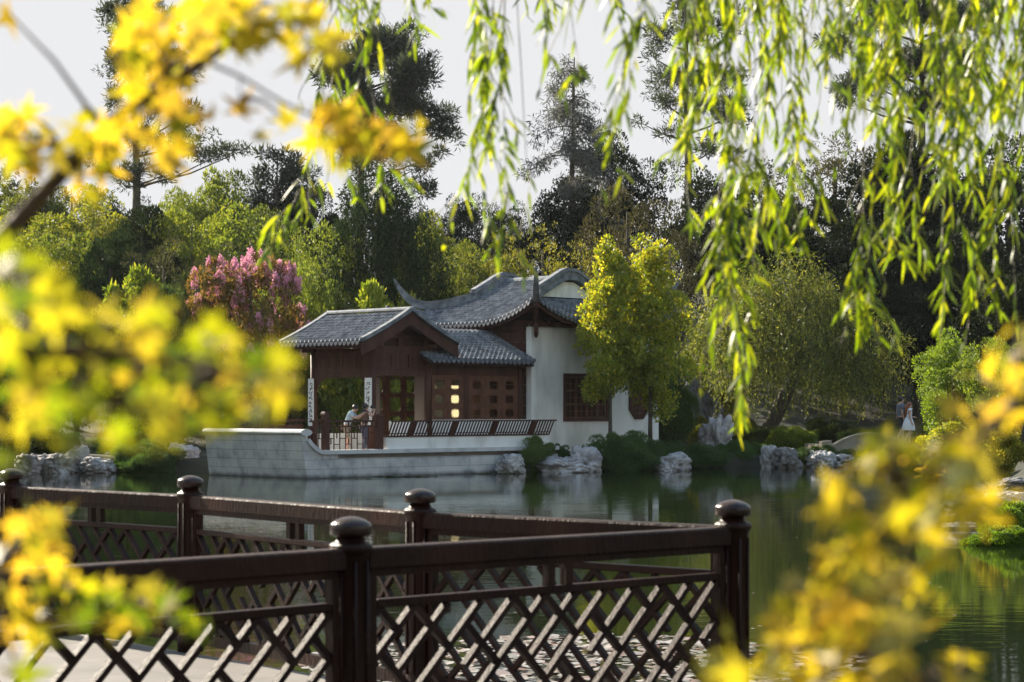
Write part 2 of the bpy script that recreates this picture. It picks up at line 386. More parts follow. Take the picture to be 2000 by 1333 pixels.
def watermat():
    m, nt, out = newmat('pond_water'); L = nt.links
    b = N(nt, 'ShaderNodeBsdfPrincipled')
    b.inputs['Base Color'].default_value = (.010, .017, .005, 1); b.inputs['Roughness'].default_value = .035; b.inputs['IOR'].default_value = 1.33
    tc = N(nt, 'ShaderNodeTexCoord')
    mp = N(nt, 'ShaderNodeMapping'); mp.inputs['Scale'].default_value = (.8, 1.6, 1); L.new(tc.outputs['Object'], mp.inputs[0])
    n1 = N(nt, 'ShaderNodeTexNoise'); n1.inputs['Scale'].default_value = 2.2; n1.inputs['Detail'].default_value = 3; L.new(mp.outputs[0], n1.inputs[0])
    n2 = N(nt, 'ShaderNodeTexNoise'); n2.inputs['Scale'].default_value = .25; n2.inputs['Detail'].default_value = 2; L.new(tc.outputs['Object'], n2.inputs[0])
    r2 = ramp(nt, n2.outputs[0], [(.4, (.25,.25,.25)), (.65, (1,1,1))])
    mu = N(nt, 'ShaderNodeMath', operation='MULTIPLY'); L.new(n1.outputs[0], mu.inputs[0]); L.new(r2, mu.inputs[1])
    bp = N(nt, 'ShaderNodeBump'); bp.inputs['Strength'].default_value = .22; bp.inputs['Distance'].default_value = .022
    L.new(mu.outputs[0], bp.inputs['Height']); L.new(bp.outputs[0], b.inputs['Normal'])
    L.new(b.outputs[0], out.inputs[0]); return m
M['water'] = watermat()
wb = MB(); wb.add([(-60,2,0),(40,2,0),(40,100,0),(-60,100,0)], [(0,1,2,3)])
tag(wb.build('pond_water', M['water']), kind='structure')

# ================================================================== foliage generators (numpy)
def rng_(seed): return np.random.default_rng(seed)
def unit(v): return v/np.maximum(np.linalg.norm(v, axis=-1, keepdims=True), 1e-9)
def rnd_dirs(rng, n): return unit(rng.normal(size=(n, 3)))
def leaf_quads(p, d, Lg, Wd, rng, bend=.15):
    """rhombic leaves: p base, d direction; returns V (4n,3), F (n,4)"""
    n = len(p); r = rnd_dirs(rng, n)
    b = unit(np.cross(d, r)); nn = np.cross(d, b)
    Lg = np.broadcast_to(Lg, (n,))[:, None]; Wd = np.broadcast_to(Wd, (n,))[:, None]
    mid = p + d*Lg*.45 + nn*Lg*bend
    V = np.empty((n, 4, 3)); V[:, 0] = p; V[:, 1] = mid+b*Wd*.5; V[:, 2] = p+d*Lg; V[:, 3] = mid-b*Wd*.5
    return V.reshape(-1, 3), np.arange(4*n).reshape(n, 4)
def merge(parts):
    Vs = []; Fs = []; o = 0
    for V, F in parts:
        Vs.append(V); Fs.append(F+o); o += len(V)
    return np.concatenate(Vs), np.concatenate(Fs)

def clump_leaves(cs, rs, per_area, Lg, Wd, rng, up=.35, out=.9, shell=(.55, 1.05), droop=0.0):
    """cs (k,3) clump centres, rs (k,3) radii"""
    P_ = []; D_ = []; K_ = []
    for c, r in zip(cs, rs):
        n = max(8, int(per_area*rng.uniform(.5, 1.4)*4*math.pi*((r[0]*r[1]*r[2])**(2/3))))
        u = rnd_dirs(rng, n); u[:, 2] += up*.5; u = unit(u)
        # lumpy radius
        k = rng.normal(size=(3, 3))*1.8
        lump = 1+.16*np.sin(u@k[0]+1)+.13*np.sin(u@k[1]*2+2)
        f = rng.uniform(*shell, size=n)**.6
        P_.append(c+u*r*(f*lump)[:, None])
        dd = u*out + rng.normal(size=(n, 3))*.55; dd[:, 2] += up - droop
        D_.append(unit(dd)); K_.append(np.full(n, rng.uniform(.72, 1.35)))
    p = np.concatenate(P_); d = np.concatenate(D_); n = len(p); k = np.concatenate(K_)
    return leaf_quads(p, d, k*Lg*rng.uniform(.6, 1.3, n), k*Wd*rng.uniform(.7, 1.25, n), rng)

def trunk_mesh(name, h, r, limbs, seed, mat, lean=(0, 0), n=8):
    rr = random.Random(seed); mb = MB(); pts = []; rad = []
    for i in range(7):
        t = i/6
        pts.append((lean[0]*t+rr.uniform(-.1,.1)*r*2*t, lean[1]*t+rr.uniform(-.1,.1)*r*2*t, h*t-.3*(i == 0))); rad.append(r*(1.25-.9*t) if i else r*1.5)
    mb.tube(pts, rad, n)
    for (z0, dx, dy, dz, rl) in limbs:
        t = z0/h; b = Vector((lean[0]*t, lean[1]*t, z0)); e = b+Vector((dx, dy, dz)); m_ = (b+e)/2+Vector((dx*.12, dy*.12, -abs(dz)*.05+rr.uniform(-.1,.1)))
        mb.tube([b, (b+m_)/2, m_, (m_+e)/2, e], [rl, rl*.85, rl*.65, rl*.4, rl*.15], 6)
    o = mb.build(name, mat); me = o.data; bpy.data.objects.remove(o); return me

def broad_crown(seed, nclump=64, W=10., H=10., z0=1.4, per_area=32, Lg=.2, Wd=.11, rmin=.7, rmax=1.5, taper=0.0, up=.35):
    rng = rng_(seed); cs = []; rs = []
    for i in range(nclump):
        u = rnd_dirs(rng, 1)[0]
        f = rng.uniform(.25, .92)**.6
        zc = (u[2]*f*.5+.5)
        az = math.atan2(u[1], u[0]); wob = 1+.17*math.sin(3*az+seed)+.12*math.sin(5*az+2*seed+zc*6)
        x, y = u[0]*f*W/2*.86*wob, u[1]*f*W/2*.86*wob
        tp = 1-taper*zc
        r = rng.uniform(rmin, rmax)*(1-.35*zc)
        cs.append((x*tp, y*tp, z0+r*.6+zc*(H-z0-1.3*r))); rs.append((r*1.15, r*1.15, r*.85))
    V, F = clump_leaves(np.array(cs), np.array(rs), per_area, Lg, Wd, rng, up=up)
    return V, F, np.array(cs), np.array(rs)

def limbs_for(cs, h, seed, k=9, r=.09):
    rr = random.Random(seed); L_ = []
    for c in rr.sample([tuple(c) for c in cs], k):
        z0 = h*rr.uniform(.3, .85)
        if z0 > c[2]: z0 = c[2]*.7
        L_.append((z0, c[0], c[1], c[2]-z0, r))
    return L_

PROTO = {}
def proto_broad(key, mat, seed, **kw):
    V, F, cs, rs = broad_crown(seed, **kw)
    me = np_mesh(key+'_crown', V, F); me.materials.append(M[mat])
    H = kw.get('H', 10.)
    tm = trunk_mesh(key+'_trunk', H*.8, .09 if key.startswith('gold') else .2, limbs_for(cs, H*.8, seed, r=.045 if key.startswith('gold') else .09), seed, M['bark'])
    PROTO[key] = (me, tm, 2*float(np.percentile(np.hypot(V[:,0], V[:,1]), 97.5)), float(np.percentile(V[:,2], 99.7)))
proto_broad('mid_a', 'lf_mid', 11, per_area=44, Lg=.21, Wd=.12)
proto_broad('mid_b', 'lf_mid', 12, nclump=80, rmin=.5, rmax=1.2, per_area=42)
proto_broad('light_a', 'lf_light', 13, nclump=76, rmin=.5, rmax=1.2, per_area=42)
proto_broad('light_b', 'lf_light', 14, nclump=90, rmin=.45, rmax=1.0, taper=.35, per_area=42)
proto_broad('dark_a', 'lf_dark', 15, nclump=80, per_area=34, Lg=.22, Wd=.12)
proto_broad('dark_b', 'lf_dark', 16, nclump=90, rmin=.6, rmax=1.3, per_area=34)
proto_broad('olive_a', 'lf_olive', 17, nclump=90, rmin=.4, rmax=1.0, per_area=30, Lg=.2, Wd=.07)
proto_broad('twiggy', 'lf_light', 18, nclump=120, rmin=.25, rmax=.55, per_area=20, Lg=.18, Wd=.08, up=.8)
proto_broad('shrub', 'lf_shrub', 19, nclump=60, W=10, H=7, z0=-1.0, rmin=.9, rmax=1.7, per_area=55, Lg=.42, Wd=.09, up=.7)
proto_broad('shrub_light', 'lf_light', 20, nclump=60, W=10, H=7, z0=-1.0, rmin=.9, rmax=1.7, per_area=42, Lg=.5, Wd=.15, up=.6)
proto_broad('shrub_gold', 'lf_gold', 21, nclump=70, W=10, H=9, z0=-.6, rmin=.6, rmax=1.4, per_area=36, Lg=.4, Wd=.2, up=.4)
proto_broad('gold', 'lf_gold', 22, nclump=120, W=6, H=10, z0=1.1, rmin=.25, rmax=.70, taper=.66, per_area=62, Lg=.19, Wd=.12)
proto_broad('gold_b', 'lf_gold', 29, nclump=120, W=6, H=10, z0=.7, rmin=.25, rmax=.66, taper=.5, per_area=62, Lg=.19, Wd=.12)
proto_broad('rust', 'lf_rust', 23, nclump=110, W=10, H=10, z0=1.0, rmin=.5, rmax=1.05, per_area=34, Lg=.26, Wd=.12)

def plant(key, name, loc, w, h, label, cat, group=None, color=(1, 1, 1), rz=None, depth=1.0, trunk=True, seed=0):
    """one plant = Empty + crown (+ trunk); repeats share mesh data"""
    me, tm, W, H = PROTO[key]
    rr = random.Random(hash((round(loc[0], 2), round(loc[1], 2), seed)) & 0xffff)
    o = empty(name, loc, rr.uniform(0, 6.28) if rz is None else rz, label, cat, group)
    o.scale = (w/W, w/W*depth, h/H)
    c = link_mesh('crown', me, None, o); c.color = (*color, 1)
    if trunk: link_mesh('trunk', tm, None, o)
    return o
def tree_px(key, x, ytop, wpx, Y, label, color=(1, 1, 1), cat='tree', name='broadleaf_tree', group='trees on the hillside behind the pavilion', **kw):
    p = P(x, ytop, Y); g = gz(p.x, Y)
    return plant(key, name, (p.x, Y, g), max(wpx*1.1*Y/FPX, .60*(p.z-g)), (p.z-g)*1.0, label, cat, group, color, **kw)

# ---- pines from clumps
def pine(name, x, ybase, Y, trunk_top, clumps, label, mat='lf_pine', seed=1, r=.3, dens=26, Lg=.42, Wd=.085, group='tall pines above the hillside', rpx=None):
    rng = rng_(seed); rr = random.Random(seed)
    b = P(x, ybase, Y); g = gz(b.x, Y)
    o = empty(name, (b.x, Y, g), 0, label, 'tree', group)
    t = P(trunk_top[0], trunk_top[1], Y)
    top = Vector((t.x-b.x, 0, t.z-g)); mb = MB()
    tp = [Vector((0, 0, -.4))]+[top*k+Vector((rr.uniform(-.15,.15), rr.uniform(-.15,.15), 0)) for k in (.2,.4,.6,.8,1)]
    mb.tube(tp, [r*1.2, r, r*.85, r*.65, r*.4, r*.12], 8)
    cs = []; rs = []
    for (cx, cy, rx, ry) in clumps:
        dy = rr.uniform(-2.2, 2.2)
        p = P(cx, cy, Y); c = Vector((p.x-b.x, dy, p.z-g)); k = Y/FPX
        kz = min(.97, max(.15, (c.z-.6-abs(c.x)*.25)/top.z)); a_ = top*kz
        m_ = a_.lerp(c, .5)+Vector((0, 0, -.15*abs(c.x)*.3))
        mb.tube([a_, a_.lerp(m_, .5), m_, c], [r*.33, r*.28, r*.2, r*.06], 5)
        for q in range(max(4, int(rx*ry/130))):       # split the clump into tufted sub-clumps
            u = rnd_dirs(rng, 1)[0]*rng.uniform(.2, .95)
            s = rng.uniform(.26, .5)
            cs.append((c.x+u[0]*rx*k, c.y+u[1]*rx*k, c.z+u[2]*ry*k)); rs.append((max(.35, rx*k*s), max(.35, rx*k*s), max(.28, ry*k*s)))
    mb.build('trunk', M['bark'], o)
    V, F = clump_leaves(np.array(cs), np.array(rs), dens, Lg, Wd, rng, up=.3, shell=(.1, 1.0))
    link_mesh('crown', np_mesh('pine_crown', V, F), M[mat], o)
    return o

# ---- weeping crowns
def strand_leaves(starts, lengths, rng, step, Lg, Wd, outdir=None, sway=.10, curl=.35):
    P_ = []; D_ = []
    for s, ln in zip(starts, lengths):
        n = max(3, int(ln/step)); t = np.arange(n)*step
        ph = rng.uniform(0, 6.28, 2); am = rng.uniform(.3, 1, 2)*sway
        pos = np.stack([s[0]+am[0]*np.sin(t*1.1+ph[0])-am[0]*np.sin(ph[0]), s[1]+am[1]*np.sin(t*1.3+ph[1])-am[1]*np.sin(ph[1]), s[2]-t], 1)
        if outdir is not None:
            od = unit(np.array([[s[0]-outdir[0], s[1]-outdir[1], 0]]))[0]
            pos += od*(curl*(1-np.exp(-t*1.2)))[:, None]
        P_.append(pos+rng.normal(size=pos.shape)*step*.25)
        d = rng.normal(size=(n, 3))*.55; d[:, 2] -= 1.0; D_.append(unit(d))
    p = np.concatenate(P_); d = np.concatenate(D_); n = len(p)
    return leaf_quads(p, d, Lg*rng.uniform(.6, 1.25, n), Wd*rng.uniform(.7, 1.2, n), rng)
# ================================================================== pavilion (local axes: s along the lake front, t into the building)
PAV_LOC = (.89, 76.0, 0.0); PAV_RZ = R(44)
pav = empty('garden_pavilion', PAV_LOC, PAV_RZ, 'white walled Chinese pavilion with grey tiled upswept roofs and dark wooden porch by the pond', 'pavilion')
Us = Vector((math.cos(PAV_RZ), math.sin(PAV_RZ), 0)); Vt = Vector((-math.sin(PAV_RZ), math.cos(PAV_RZ), 0))
def PW(s, t, z): return Vector(PAV_LOC)+Us*s+Vt*t+Vector((0, 0, z))
FL = .81                         # floor level of the pavilion
L8 = 8.35

def slats_opening(mb, x0, x1, z0, z1, y, th=.03, nx=3, nz=3, dep=.05, ring=.12):
    """small lattice tracery around an opening (x = s, y = t plane)"""
    # corner fillets give the rounded openings
    k = ring
    for (cx, cz, sx, sz) in ((x0, z0, 1, 1), (x1, z0, -1, 1), (x0, z1, 1, -1), (x1, z1, -1, -1)):
        mb.prism([(cx, cz), (cx+sx*k, cz), (cx+sx*k*.3, cz+sz*k*.3), (cx, cz+sz*k)], 'y', y, y+dep)
    # little tracery studs along the edges
    for i in range(5):
        f = (i+.5)/5
        mb.box(x0+(x1-x0)*f-.012, x0+(x1-x0)*f+.012, y+.005, y+dep-.005, z0, z0+.045)
        mb.box(x0+(x1-x0)*f-.012, x0+(x1-x0)*f+.012, y+.005, y+dep-.005, z1-.045, z1)
        mb.box(x0, x0+.045, y+.005, y+dep-.005, z0+(z1-z0)*f-.012, z0+(z1-z0)*f+.012)
        mb.box(x1-.045, x1, y+.005, y+dep-.005, z0+(z1-z0)*f-.012, z0+(z1-z0)*f+.012)

# ---- main hall walls
mb = MB(); t0, t1 = .90, 1.18
wx0, wx1, wz0, wz1 = 2.41, 4.92, 1.9, 3.62
mb.box(.65, wx0, t0, t1, .2, 5.42); mb.box(wx1, 7.8, t0, t1, .2, 5.42)
mb.box(wx0, wx1, t0, t1, .2, wz0); mb.box(wx0, wx1, t0, t1, wz1, 5.42)
mb.box(7.52, 7.8, t1, 7.3, .2, 5.42); mb.box(.65, 7.8, 7.3, 7.55, .2, 5.42)
wall = mb.build('white_wall', M['plaster'], pav)
mb = MB()                                  # timber side of the hall above the gallery roof
for i in range(12):
    z = .85+i*.4
    mb.box(.66, .74+.012*(i % 2), 1.183, 7.297, z, z+.392)
for t in (1.3, 3.0, 5.1, 7.1): mb.box(.60, .656, t, t+.18, .85, 5.55)
mb.box(.56, .64, 1.185, 7.29, 5.3, 5.5); mb.box(.60, .655, 1.185, 7.29, 4.15, 4.3)
mb.build('timber_wall', M['wood'], pav)
mb = MB(); mb.box(.75, 7.5, 1.3, 7.2, .5, FL); mb.build('hall_floor', M['wood_dark'], pav)
# rectangular window
fr = MB()
for (a, b, c, d) in ((wx0-.06, wx0+.07, wz0-.06, wz1+.06), (wx1-.07, wx1+.06, wz0-.06, wz1+.06)): fr.box(a, b, t0-.05, t0+.12, c, d)
fr.box(wx0+.07, wx1-.07, t0-.05, t0+.12, wz0-.06, wz0+.07); fr.box(wx0+.07, wx1-.07, t0-.05, t0+.12, wz1-.07, wz1+.06)
win = fr.build('window', M['wood'], pav)
lt = MB()
n = 4
for i in range(n):
    a = wx0+.07+(wx1-wx0-.14)*i/n; b = wx0+.07+(wx1-wx0-.14)*(i+1)/n
    lt.box(a, a+.06, t0, t0+.06, wz0+.07, wz1-.07); lt.box(b-.06, b, t0, t0+.06, wz0+.07, wz1-.07)
    for j in range(4): 
        z = wz0+.07+(wz1-wz0-.14)*j/3
        lt.box(a+.06, b-.06, t0+.003, t0+.057, z-.04, z+.04)
    for j in range(3):
        z = wz0+.07+(wz1-wz0-.14)*(j+.5)/3
        lt.box(a+.06, b-.06, t0+.006, t0+.05, z-.015, z+.015); m_ = (a+b)/2; lt.box(m_-.015, m_+.015, t0+.009, t0+.053, z-.22, z+.22)
lt.build('window_lattice', M['door_wood'], win)
mb = MB(); mb.box(wx0+.07, wx1-.07, t0+.20, t0+.21, wz0, wz1); mb.build('unlit_interior_sheet', M['wood_dark'], win)  # dark sheet behind the lattice stands in for the unlit interior
# octagonal window
oc, oz, orr = 6.61, 2.55, .62
def octa(r): return [(oc+r*math.cos(R(22.5+45*k)), oz+r*math.sin(R(22.5+45*k))*1.12) for k in range(8)]
fr = MB(); A_, B_ = octa(orr), octa(orr-.1)
for k in range(8):
    k2 = (k+1) % 8; fr.prism([A_[k], A_[k2], B_[k2], B_[k]], 'y', t0-.06, t0+.03)
ow = fr.build('octagonal_window', M['wood'], pav)
lt = MB(); lt.prism(octa(orr-.1), 'y', t0-.012, t0-.004); lt.build('unlit_interior_sheet', M['wood_dark'], ow)  # flat dark sheet on the wall in place of an unlit opening
lt = MB()
for k in range(-2, 3): lt.box(oc+k*.2-.02, oc+k*.2+.02, t0-.04, t0-.015, oz-.5+.08*abs(k), oz+.5-.08*abs(k)); lt.box(oc-.5+.08*abs(k), oc+.5-.08*abs(k), t0-.036, t0-.019, oz+k*.2-.02, oz+k*.2+.02)
lt.build('window_lattice', M['door_wood'], ow)

# ---- main roof surface
HG, HV = 2.45, L8/2                                     # gable set-back, half span
def prof(r): return 5.56+.40*r+.017*r*r
def lift(s, t):
    z = 0
    for cs_, ct_ in ((0,0),(0,L8),(L8,0),(L8,L8)):
        rho = math.hypot(s-cs_, t-ct_)
        z = max(z, .80*max(0, 1-rho/3.3)**2)
    return z
def push(e):                                            # eaves swing outwards near the corners
    d = min(e, L8-e)
    return -.18*max(0, 1-d/2.5)**2
FACES = {                                               # (e along eave, r inward) -> (s, t)
    'left':  lambda e, r: (r, e), 'right': lambda e, r: (L8-r, e),
    'front': lambda e, r: (e, r), 'back':  lambda e, r: (e, L8-r)}
def roof_pt(face, e, r, dz=0.0):
    s, t = FACES[face](e, r)
    z = prof(r)+lift(s, t)+dz
    k = push(e)*max(0, 1-r/1.5)
    if face == 'left': s += k
    elif face == 'right': s -= k
    elif face == 'front': t += k
    else: t -= k
    return (s, t, z)
def rmax(face, e):
    d = min(e, L8-e)
    if face in ('left', 'right'): return HV if d >= HG else d
    return min(d, HG)
def tile_ribs(mb, path_fn, e, r1, rad=.076, course=.21):
    """one row of cover tiles running from the eave up the slope, with a little step at every course"""
    if r1 < .12: return
    n = max(1, int(r1/course)); pts = []; rr = []
    for i in range(n):
        a = i*course; b = min(r1, (i+1)*course-.004)
        pts += [path_fn(e, a), path_fn(e, b)]; rr += [rad*1.18, rad*.82]
    k = 6; vs = []; fs = []
    for i, p in enumerate(pts):
        q = Vector(pts[min(i+1, len(pts)-1)])-Vector(pts[max(i-1, 0)])
        q.normalize(); side = q.cross(Vector((0, 0, 1))).normalized(); up = side.cross(q).normalized()
        for j in range(k):
            t = math.pi*j/(k-1)
            vs.append(Vector(p)+side*(rr[i]*math.cos(t))+up*(rr[i]*math.sin(t)*1.35-.01))
    for i in range(len(pts)-1):
        for j in range(k-1): fs.append((i*k+j, i*k+j+1, (i+1)*k+j+1, (i+1)*k+j))
    fs.append(tuple(range(k)))
    mb.add(vs, fs)
def drip(mb, p, side, outd, w=.19, h=.15):
    """scalloped drip tile hanging at the eave between two cover tiles"""
    p = Vector(p); side = Vector(side); outd = Vector(outd)
    o = p+outd*.03
    a = [(-.5,0),(-.5,-.35),(-.3,-.7),(0,-1),(.3,-.7),(.5,-.35),(.5,0)]
    vs = [o+side*(x*w)+Vector((0,0,y*h+.02))+outd*(-y*.03) for x, y in a]
    vs += [v+outd*.02 for v in vs]
    n = 7
    mb.add(vs, [tuple(range(n)), tuple(range(2*n-1, n-1, -1))]+[(i, (i+1) % n, n+(i+1) % n, n+i) for i in range(n)])

SP = .235
sheet = MB(); under = MB(); RB = []
for face in FACES:
    ribs = MB(); drips = MB(); RB.append((ribs, drips))
    ne = 44
    es = [L8*i/ne for i in range(ne+1)]
    if face in ('left', 'right'): es = sorted(set(es+[HG, L8-HG]))
    nr = 10
    for dz, tgt in ((0, sheet), (-.10, under)):
        for i in range(len(es)-1):
            e0, e1 = es[i], es[i+1]
            m0 = HV if (face in ('left','right') and min(e0, L8-e0) >= HG-1e-6 and min(e1, L8-e1) >= HG-1e-6) else None
            q0 = m0 or min(rmax(face, e0), HG if face in ('left','right') else 99); q1 = m0 or min(rmax(face, e1), HG if face in ('left','right') else 99)
            vs = []; fs = []
            for j in range(nr+1):
                vs += [roof_pt(face, e0, q0*j/nr, dz), roof_pt(face, e1, q1*j/nr, dz)]
            fs = [(2*j, 2*j+1, 2*j+3, 2*j+2) for j in range(nr)]
            tgt.add(vs, fs)
    ncol = int(L8/SP)
    for i in range(ncol+1):
        e = (L8-ncol*SP)/2+i*SP
        tile_ribs(ribs, lambda e_, r_: roof_pt(face, e_, r_, .02), e, rmax(face, e)-.05)
        em = e+SP/2
        if em < L8:
            p = roof_pt(face, em, 0); q = roof_pt(face, min(em+.05, L8), 0); q2 = roof_pt(face, em, .2)
            sd = (Vector(q)-Vector(p)).normalized(); od = (Vector(p)-Vector(q2)); od.z = 0; od.normalize()
            drip(drips, p, sd, od)
        # round end of the cover tile
        p = Vector(roof_pt(face, e, 0)); q2 = Vector(roof_pt(face, e, .2)); od = p-q2; od.z = 0; od.normalize()
        drips.tube([p+od*.005+Vector((0,0,.05)), p+od*.035+Vector((0,0,.05))], .072, 8)
roof = sheet.build('main_roof', M['tile'], pav)
for ribs, drips in RB: ribs.build('tile_rows', M['tile'], roof); drips.build('drip_tiles', M['drip'], roof)
under.build('eave_boarding', M['wood'], roof)
# eave fascia + rafters
for face in FACES:
    fa = MB()
    pts = [Vector(roof_pt(face, L8*i/40, .10, -.17)) for i in range(41)]
    fa.sweep(pts, [(-.03,-.06),(.03,-.06),(.03,.06),(-.03,.06)])
    for i in range(1, 33):
        e = L8*i/33; d = min(e, L8-e)
        if d < .5: continue
        fa.bar(roof_pt(face, e, .16, -.15), roof_pt(face, e, min(1.2, d), -.17), .07, .08)
    fa.build('rafters', M['wood'], roof)
# big curved corner brackets and the beam under the eaves
for (cs_, ct_, ds, dt) in ((0,0,1,1),(0,L8,1,-1),(L8,0,-1,1),(L8,L8,-1,-1)):
    br = MB(); pts = [Vector((cs_+ds*q, ct_+dt*q, z)) for q, z in ((.95,5.42),(.7,5.55),(.4,5.85),(.12,6.2))]
    br.sweep(pts, [(-.09,-.14),(.09,-.14),(.09,.14),(-.09,.14)])
    br.tube([(cs_+ds*.62, ct_+dt*.62, 5.0), (cs_+ds*.62, ct_+dt*.62, 5.15), (cs_+ds*.55, ct_+dt*.55, 5.65)], [.05,.10,.07], 8); br.build('corner_bracket', M['wood'], roof)
for q in ((.5, 7.9, .72, .86, 5.425, 5.60), (.42, .56, .9, 7.5, 5.50, 5.66)):
    br = MB(); br.box(*q); br.build('eave_beam', M['wood'], roof)
# gables, verges, hips and ridge
apx = prof(HV)
for gi, (tg, sg) in enumerate(((HG, -1), (L8-HG, 1))):
    g = MB()
    g.prism([(HG+.05, prof(HG)+.05), (L8-HG-.05, prof(HG)+.05), (HV+.28, apx-.22), (HV-.28, apx-.22)], 'y', tg+sg*.02-.04, tg+sg*.02+.04)
    g.build('white_gable', M['plaster'], pav)
rd = MB()
def band(pts, w, h, zo):
    rd.sweep([Vector(p)+Vector((0,0,zo)) for p in pts], [(-w/2,-h/2),(w/2,-h/2),(w/2,h/2),(-w/2,h/2)])
for tg in (HG-.08, L8-HG+.08):
    pts = []
    for i in range(25):
        s = HG-.1+(L8-2*HG+.2)*i/24; r = min(s, L8-s)
        z = prof(r)-.18*max(0, 1-abs(s-HV)/.55)**2      # rolled (rounded) apex
        pts.append((s, tg, z))
    band(pts, .34, .15, .16); band(pts, .24, .12, .30); band(pts, .36, .06, .40); band(pts, .26, .08, .47); band(pts, .42, .05, .06)
for (cs_, ct_, ds, dt) in ((0,0,1,1),(0,L8,1,-1),(L8,0,-1,1),(L8,L8,-1,-1)):
    qs = [(2.55,prof(2.5)),(2.1,prof(2.1)+.02),(1.6,prof(1.6)+lift(1.6,1.6)),(1.1,prof(1.1)+lift(1.1,1.1)),(.7,prof(.7)+lift(.7,.7)+.03),(.35,6.28),(.1,6.46),(-.12,6.72),(-.30,7.02),(-.42,7.28),(-.50,7.52)]
    if (cs_, ct_) != (0, 0): qs = [(2.55,prof(2.5)),(2.1,prof(2.1)+.02),(1.6,prof(1.6)+lift(1.6,1.6)),(1.15,6.25),(.85,6.29),(.64,6.40),(.48,6.56),(.35,6.77),(.25,7.0),(.17,7.25),(.10,7.52)]
    pts = [Vector((cs_+ds*q, ct_+dt*q, z)) for q, z in qs]
    side = Vector((ds, -dt, 0)).normalized()
    m = len(pts); w0 = [1.0]*5+[1.0,.92,.80,.64,.44,.20]
    for (w_, h_, zo) in ((.30,.16,.12),(.20,.14,.25),(.28,.05,.335)):
        vs = []; fs = []
        for i, p in enumerate(pts):
            d = (pts[min(i+1,m-1)]-pts[max(i-1,0)]).normalized(); up = side.cross(d).normalized()
            if up.z < 0 and i < 5: up = -up
            if i >= 5:
                up0 = up if up.dot(upl) > 0 else -up
                up = up0
            upl = up
            k = w0[i]
            for (x, y) in ((-1,-1),(1,-1),(1,1),(-1,1)): vs.append(p+side*(x*w_/2*max(k,.35))+up*(zo*k+y*h_/2*k))
        for i in range(m-1):
            for q in range(4): fs.append((i*4+q, i*4+(q+1)%4, (i+1)*4+(q+1)%4, (i+1)*4+q))
        fs += [(0,1,2,3), (4*m-1,4*m-2,4*m-3,4*m-4)]
        rd.add(vs, fs)
pr = [Vector((HV, HG+.1+(L8-2*HG-.2)*i/12, apx-.08)) for i in range(13)]
rd.sweep(pr, [(.30*math.cos(a_), .17*math.sin(a_)) for a_ in [math.pi*k/6 for k in range(7)]])
rd.build('roof_ridge', M['ridge'], roof)

# ---- generic straight tiled slope (porch and gallery)
def tiled_slope(name, eave0, eave1, up_vec, mat_parent, r_len, sag=.05, sp=SP, out=None, drips_on=True):
    """eave0->eave1 eave line, up_vec (horizontal inward unit, rise per metre)"""
    e0, e1 = Vector(eave0), Vector(eave1); Ld = (e1-e0).length; ed = (e1-e0)/Ld
    ih, rise = Vector(up_vec[0]), up_vec[1]
    def pt(e, r, dz=0):
        f = r/r_len
        return e0+ed*e+ih*r+Vector((0, 0, rise*r-sag*4*f*(1-f)+dz))
    sh = MB(); rb = MB(); dr = MB()
    nr = 8
    for dz in (0, -.09):
        vs = []
        for j in range(nr+1): vs += [pt(0, r_len*j/nr, dz), pt(Ld, r_len*j/nr, dz)]
        sh.add(vs, [(2*j, 2*j+1, 2*j+3, 2*j+2) for j in range(nr)])
    n = int(Ld/sp); off = (Ld-n*sp)/2
    for i in range(n+1):
        e = off+i*sp
        tile_ribs(rb, lambda e_, r_: tuple(pt(e_, r_, .02)), e, r_len-.02)
        p = pt(e, 0); dr.tube([p-ih*.005+Vector((0,0,.05)), p-ih*.035+Vector((0,0,.05))], .072, 8)
        if i < n: drip(dr, pt(e+sp/2, 0), ed, -ih)
    o = sh.build(name, M['tile'], mat_parent); rb.build('tile_rows', M['tile'], o); dr.build('drip_tiles', M['drip'], o)
    fb = MB(); fb.sweep([pt(0, .08, -.15), pt(Ld, .08, -.15)], [(-.03,-.07),(.03,-.07),(.03,.05),(-.03,.05)])
    k = int(Ld/.3)
    for i in range(k+1):
        e = Ld*i/k; fb.bar(pt(min(max(e,.05),Ld-.05), .12, -.13), pt(min(max(e,.05),Ld-.05), r_len*.98, -.13), .06, .07)
    fb.build('rafters', M['wood_dark'], o)
    return o, pt

# porch roof: ridge along t
PC, PHW, PT0, PT1, PZE, PZR = -5.66, 2.27, .55, 5.15, 4.66, 5.80
rise = (PZR-PZE)/PHW
pr1, ptL = tiled_slope('porch_roof', (PC-PHW, PT1, PZE), (PC-PHW, PT0, PZE), ((1,0,0), rise), pav, PHW)
pr2, ptR = tiled_slope('porch_roof', (PC+PHW, PT0, PZE), (PC+PHW, PT1, PZE), ((-1,0,0), rise), pav, PHW)
vr = MB()
for t in (PT0, PT1):
    for fn, L_ in ((ptL, 'L'), (ptR, 'R')):
        e = (PT1-t) if L_ == 'L' else (t-PT0)
        pts = [fn(e, PHW*j/8, .08) for j in range(9)]
        vr.sweep(pts, [(-.10,-.07),(.10,-.07),(.10,.05),(.05,.09),(-.05,.09),(-.10,.05)], side=(0,1,0))
vr.sweep([(PC, PT0-.05, PZR+.03), (PC, PT1+.05, PZR+.03)], [(.16*math.cos(math.pi*k/6), .12*math.sin(math.pi*k/6)) for k in range(7)])
vr.build('roof_ridge', M['ridge'], pr1)
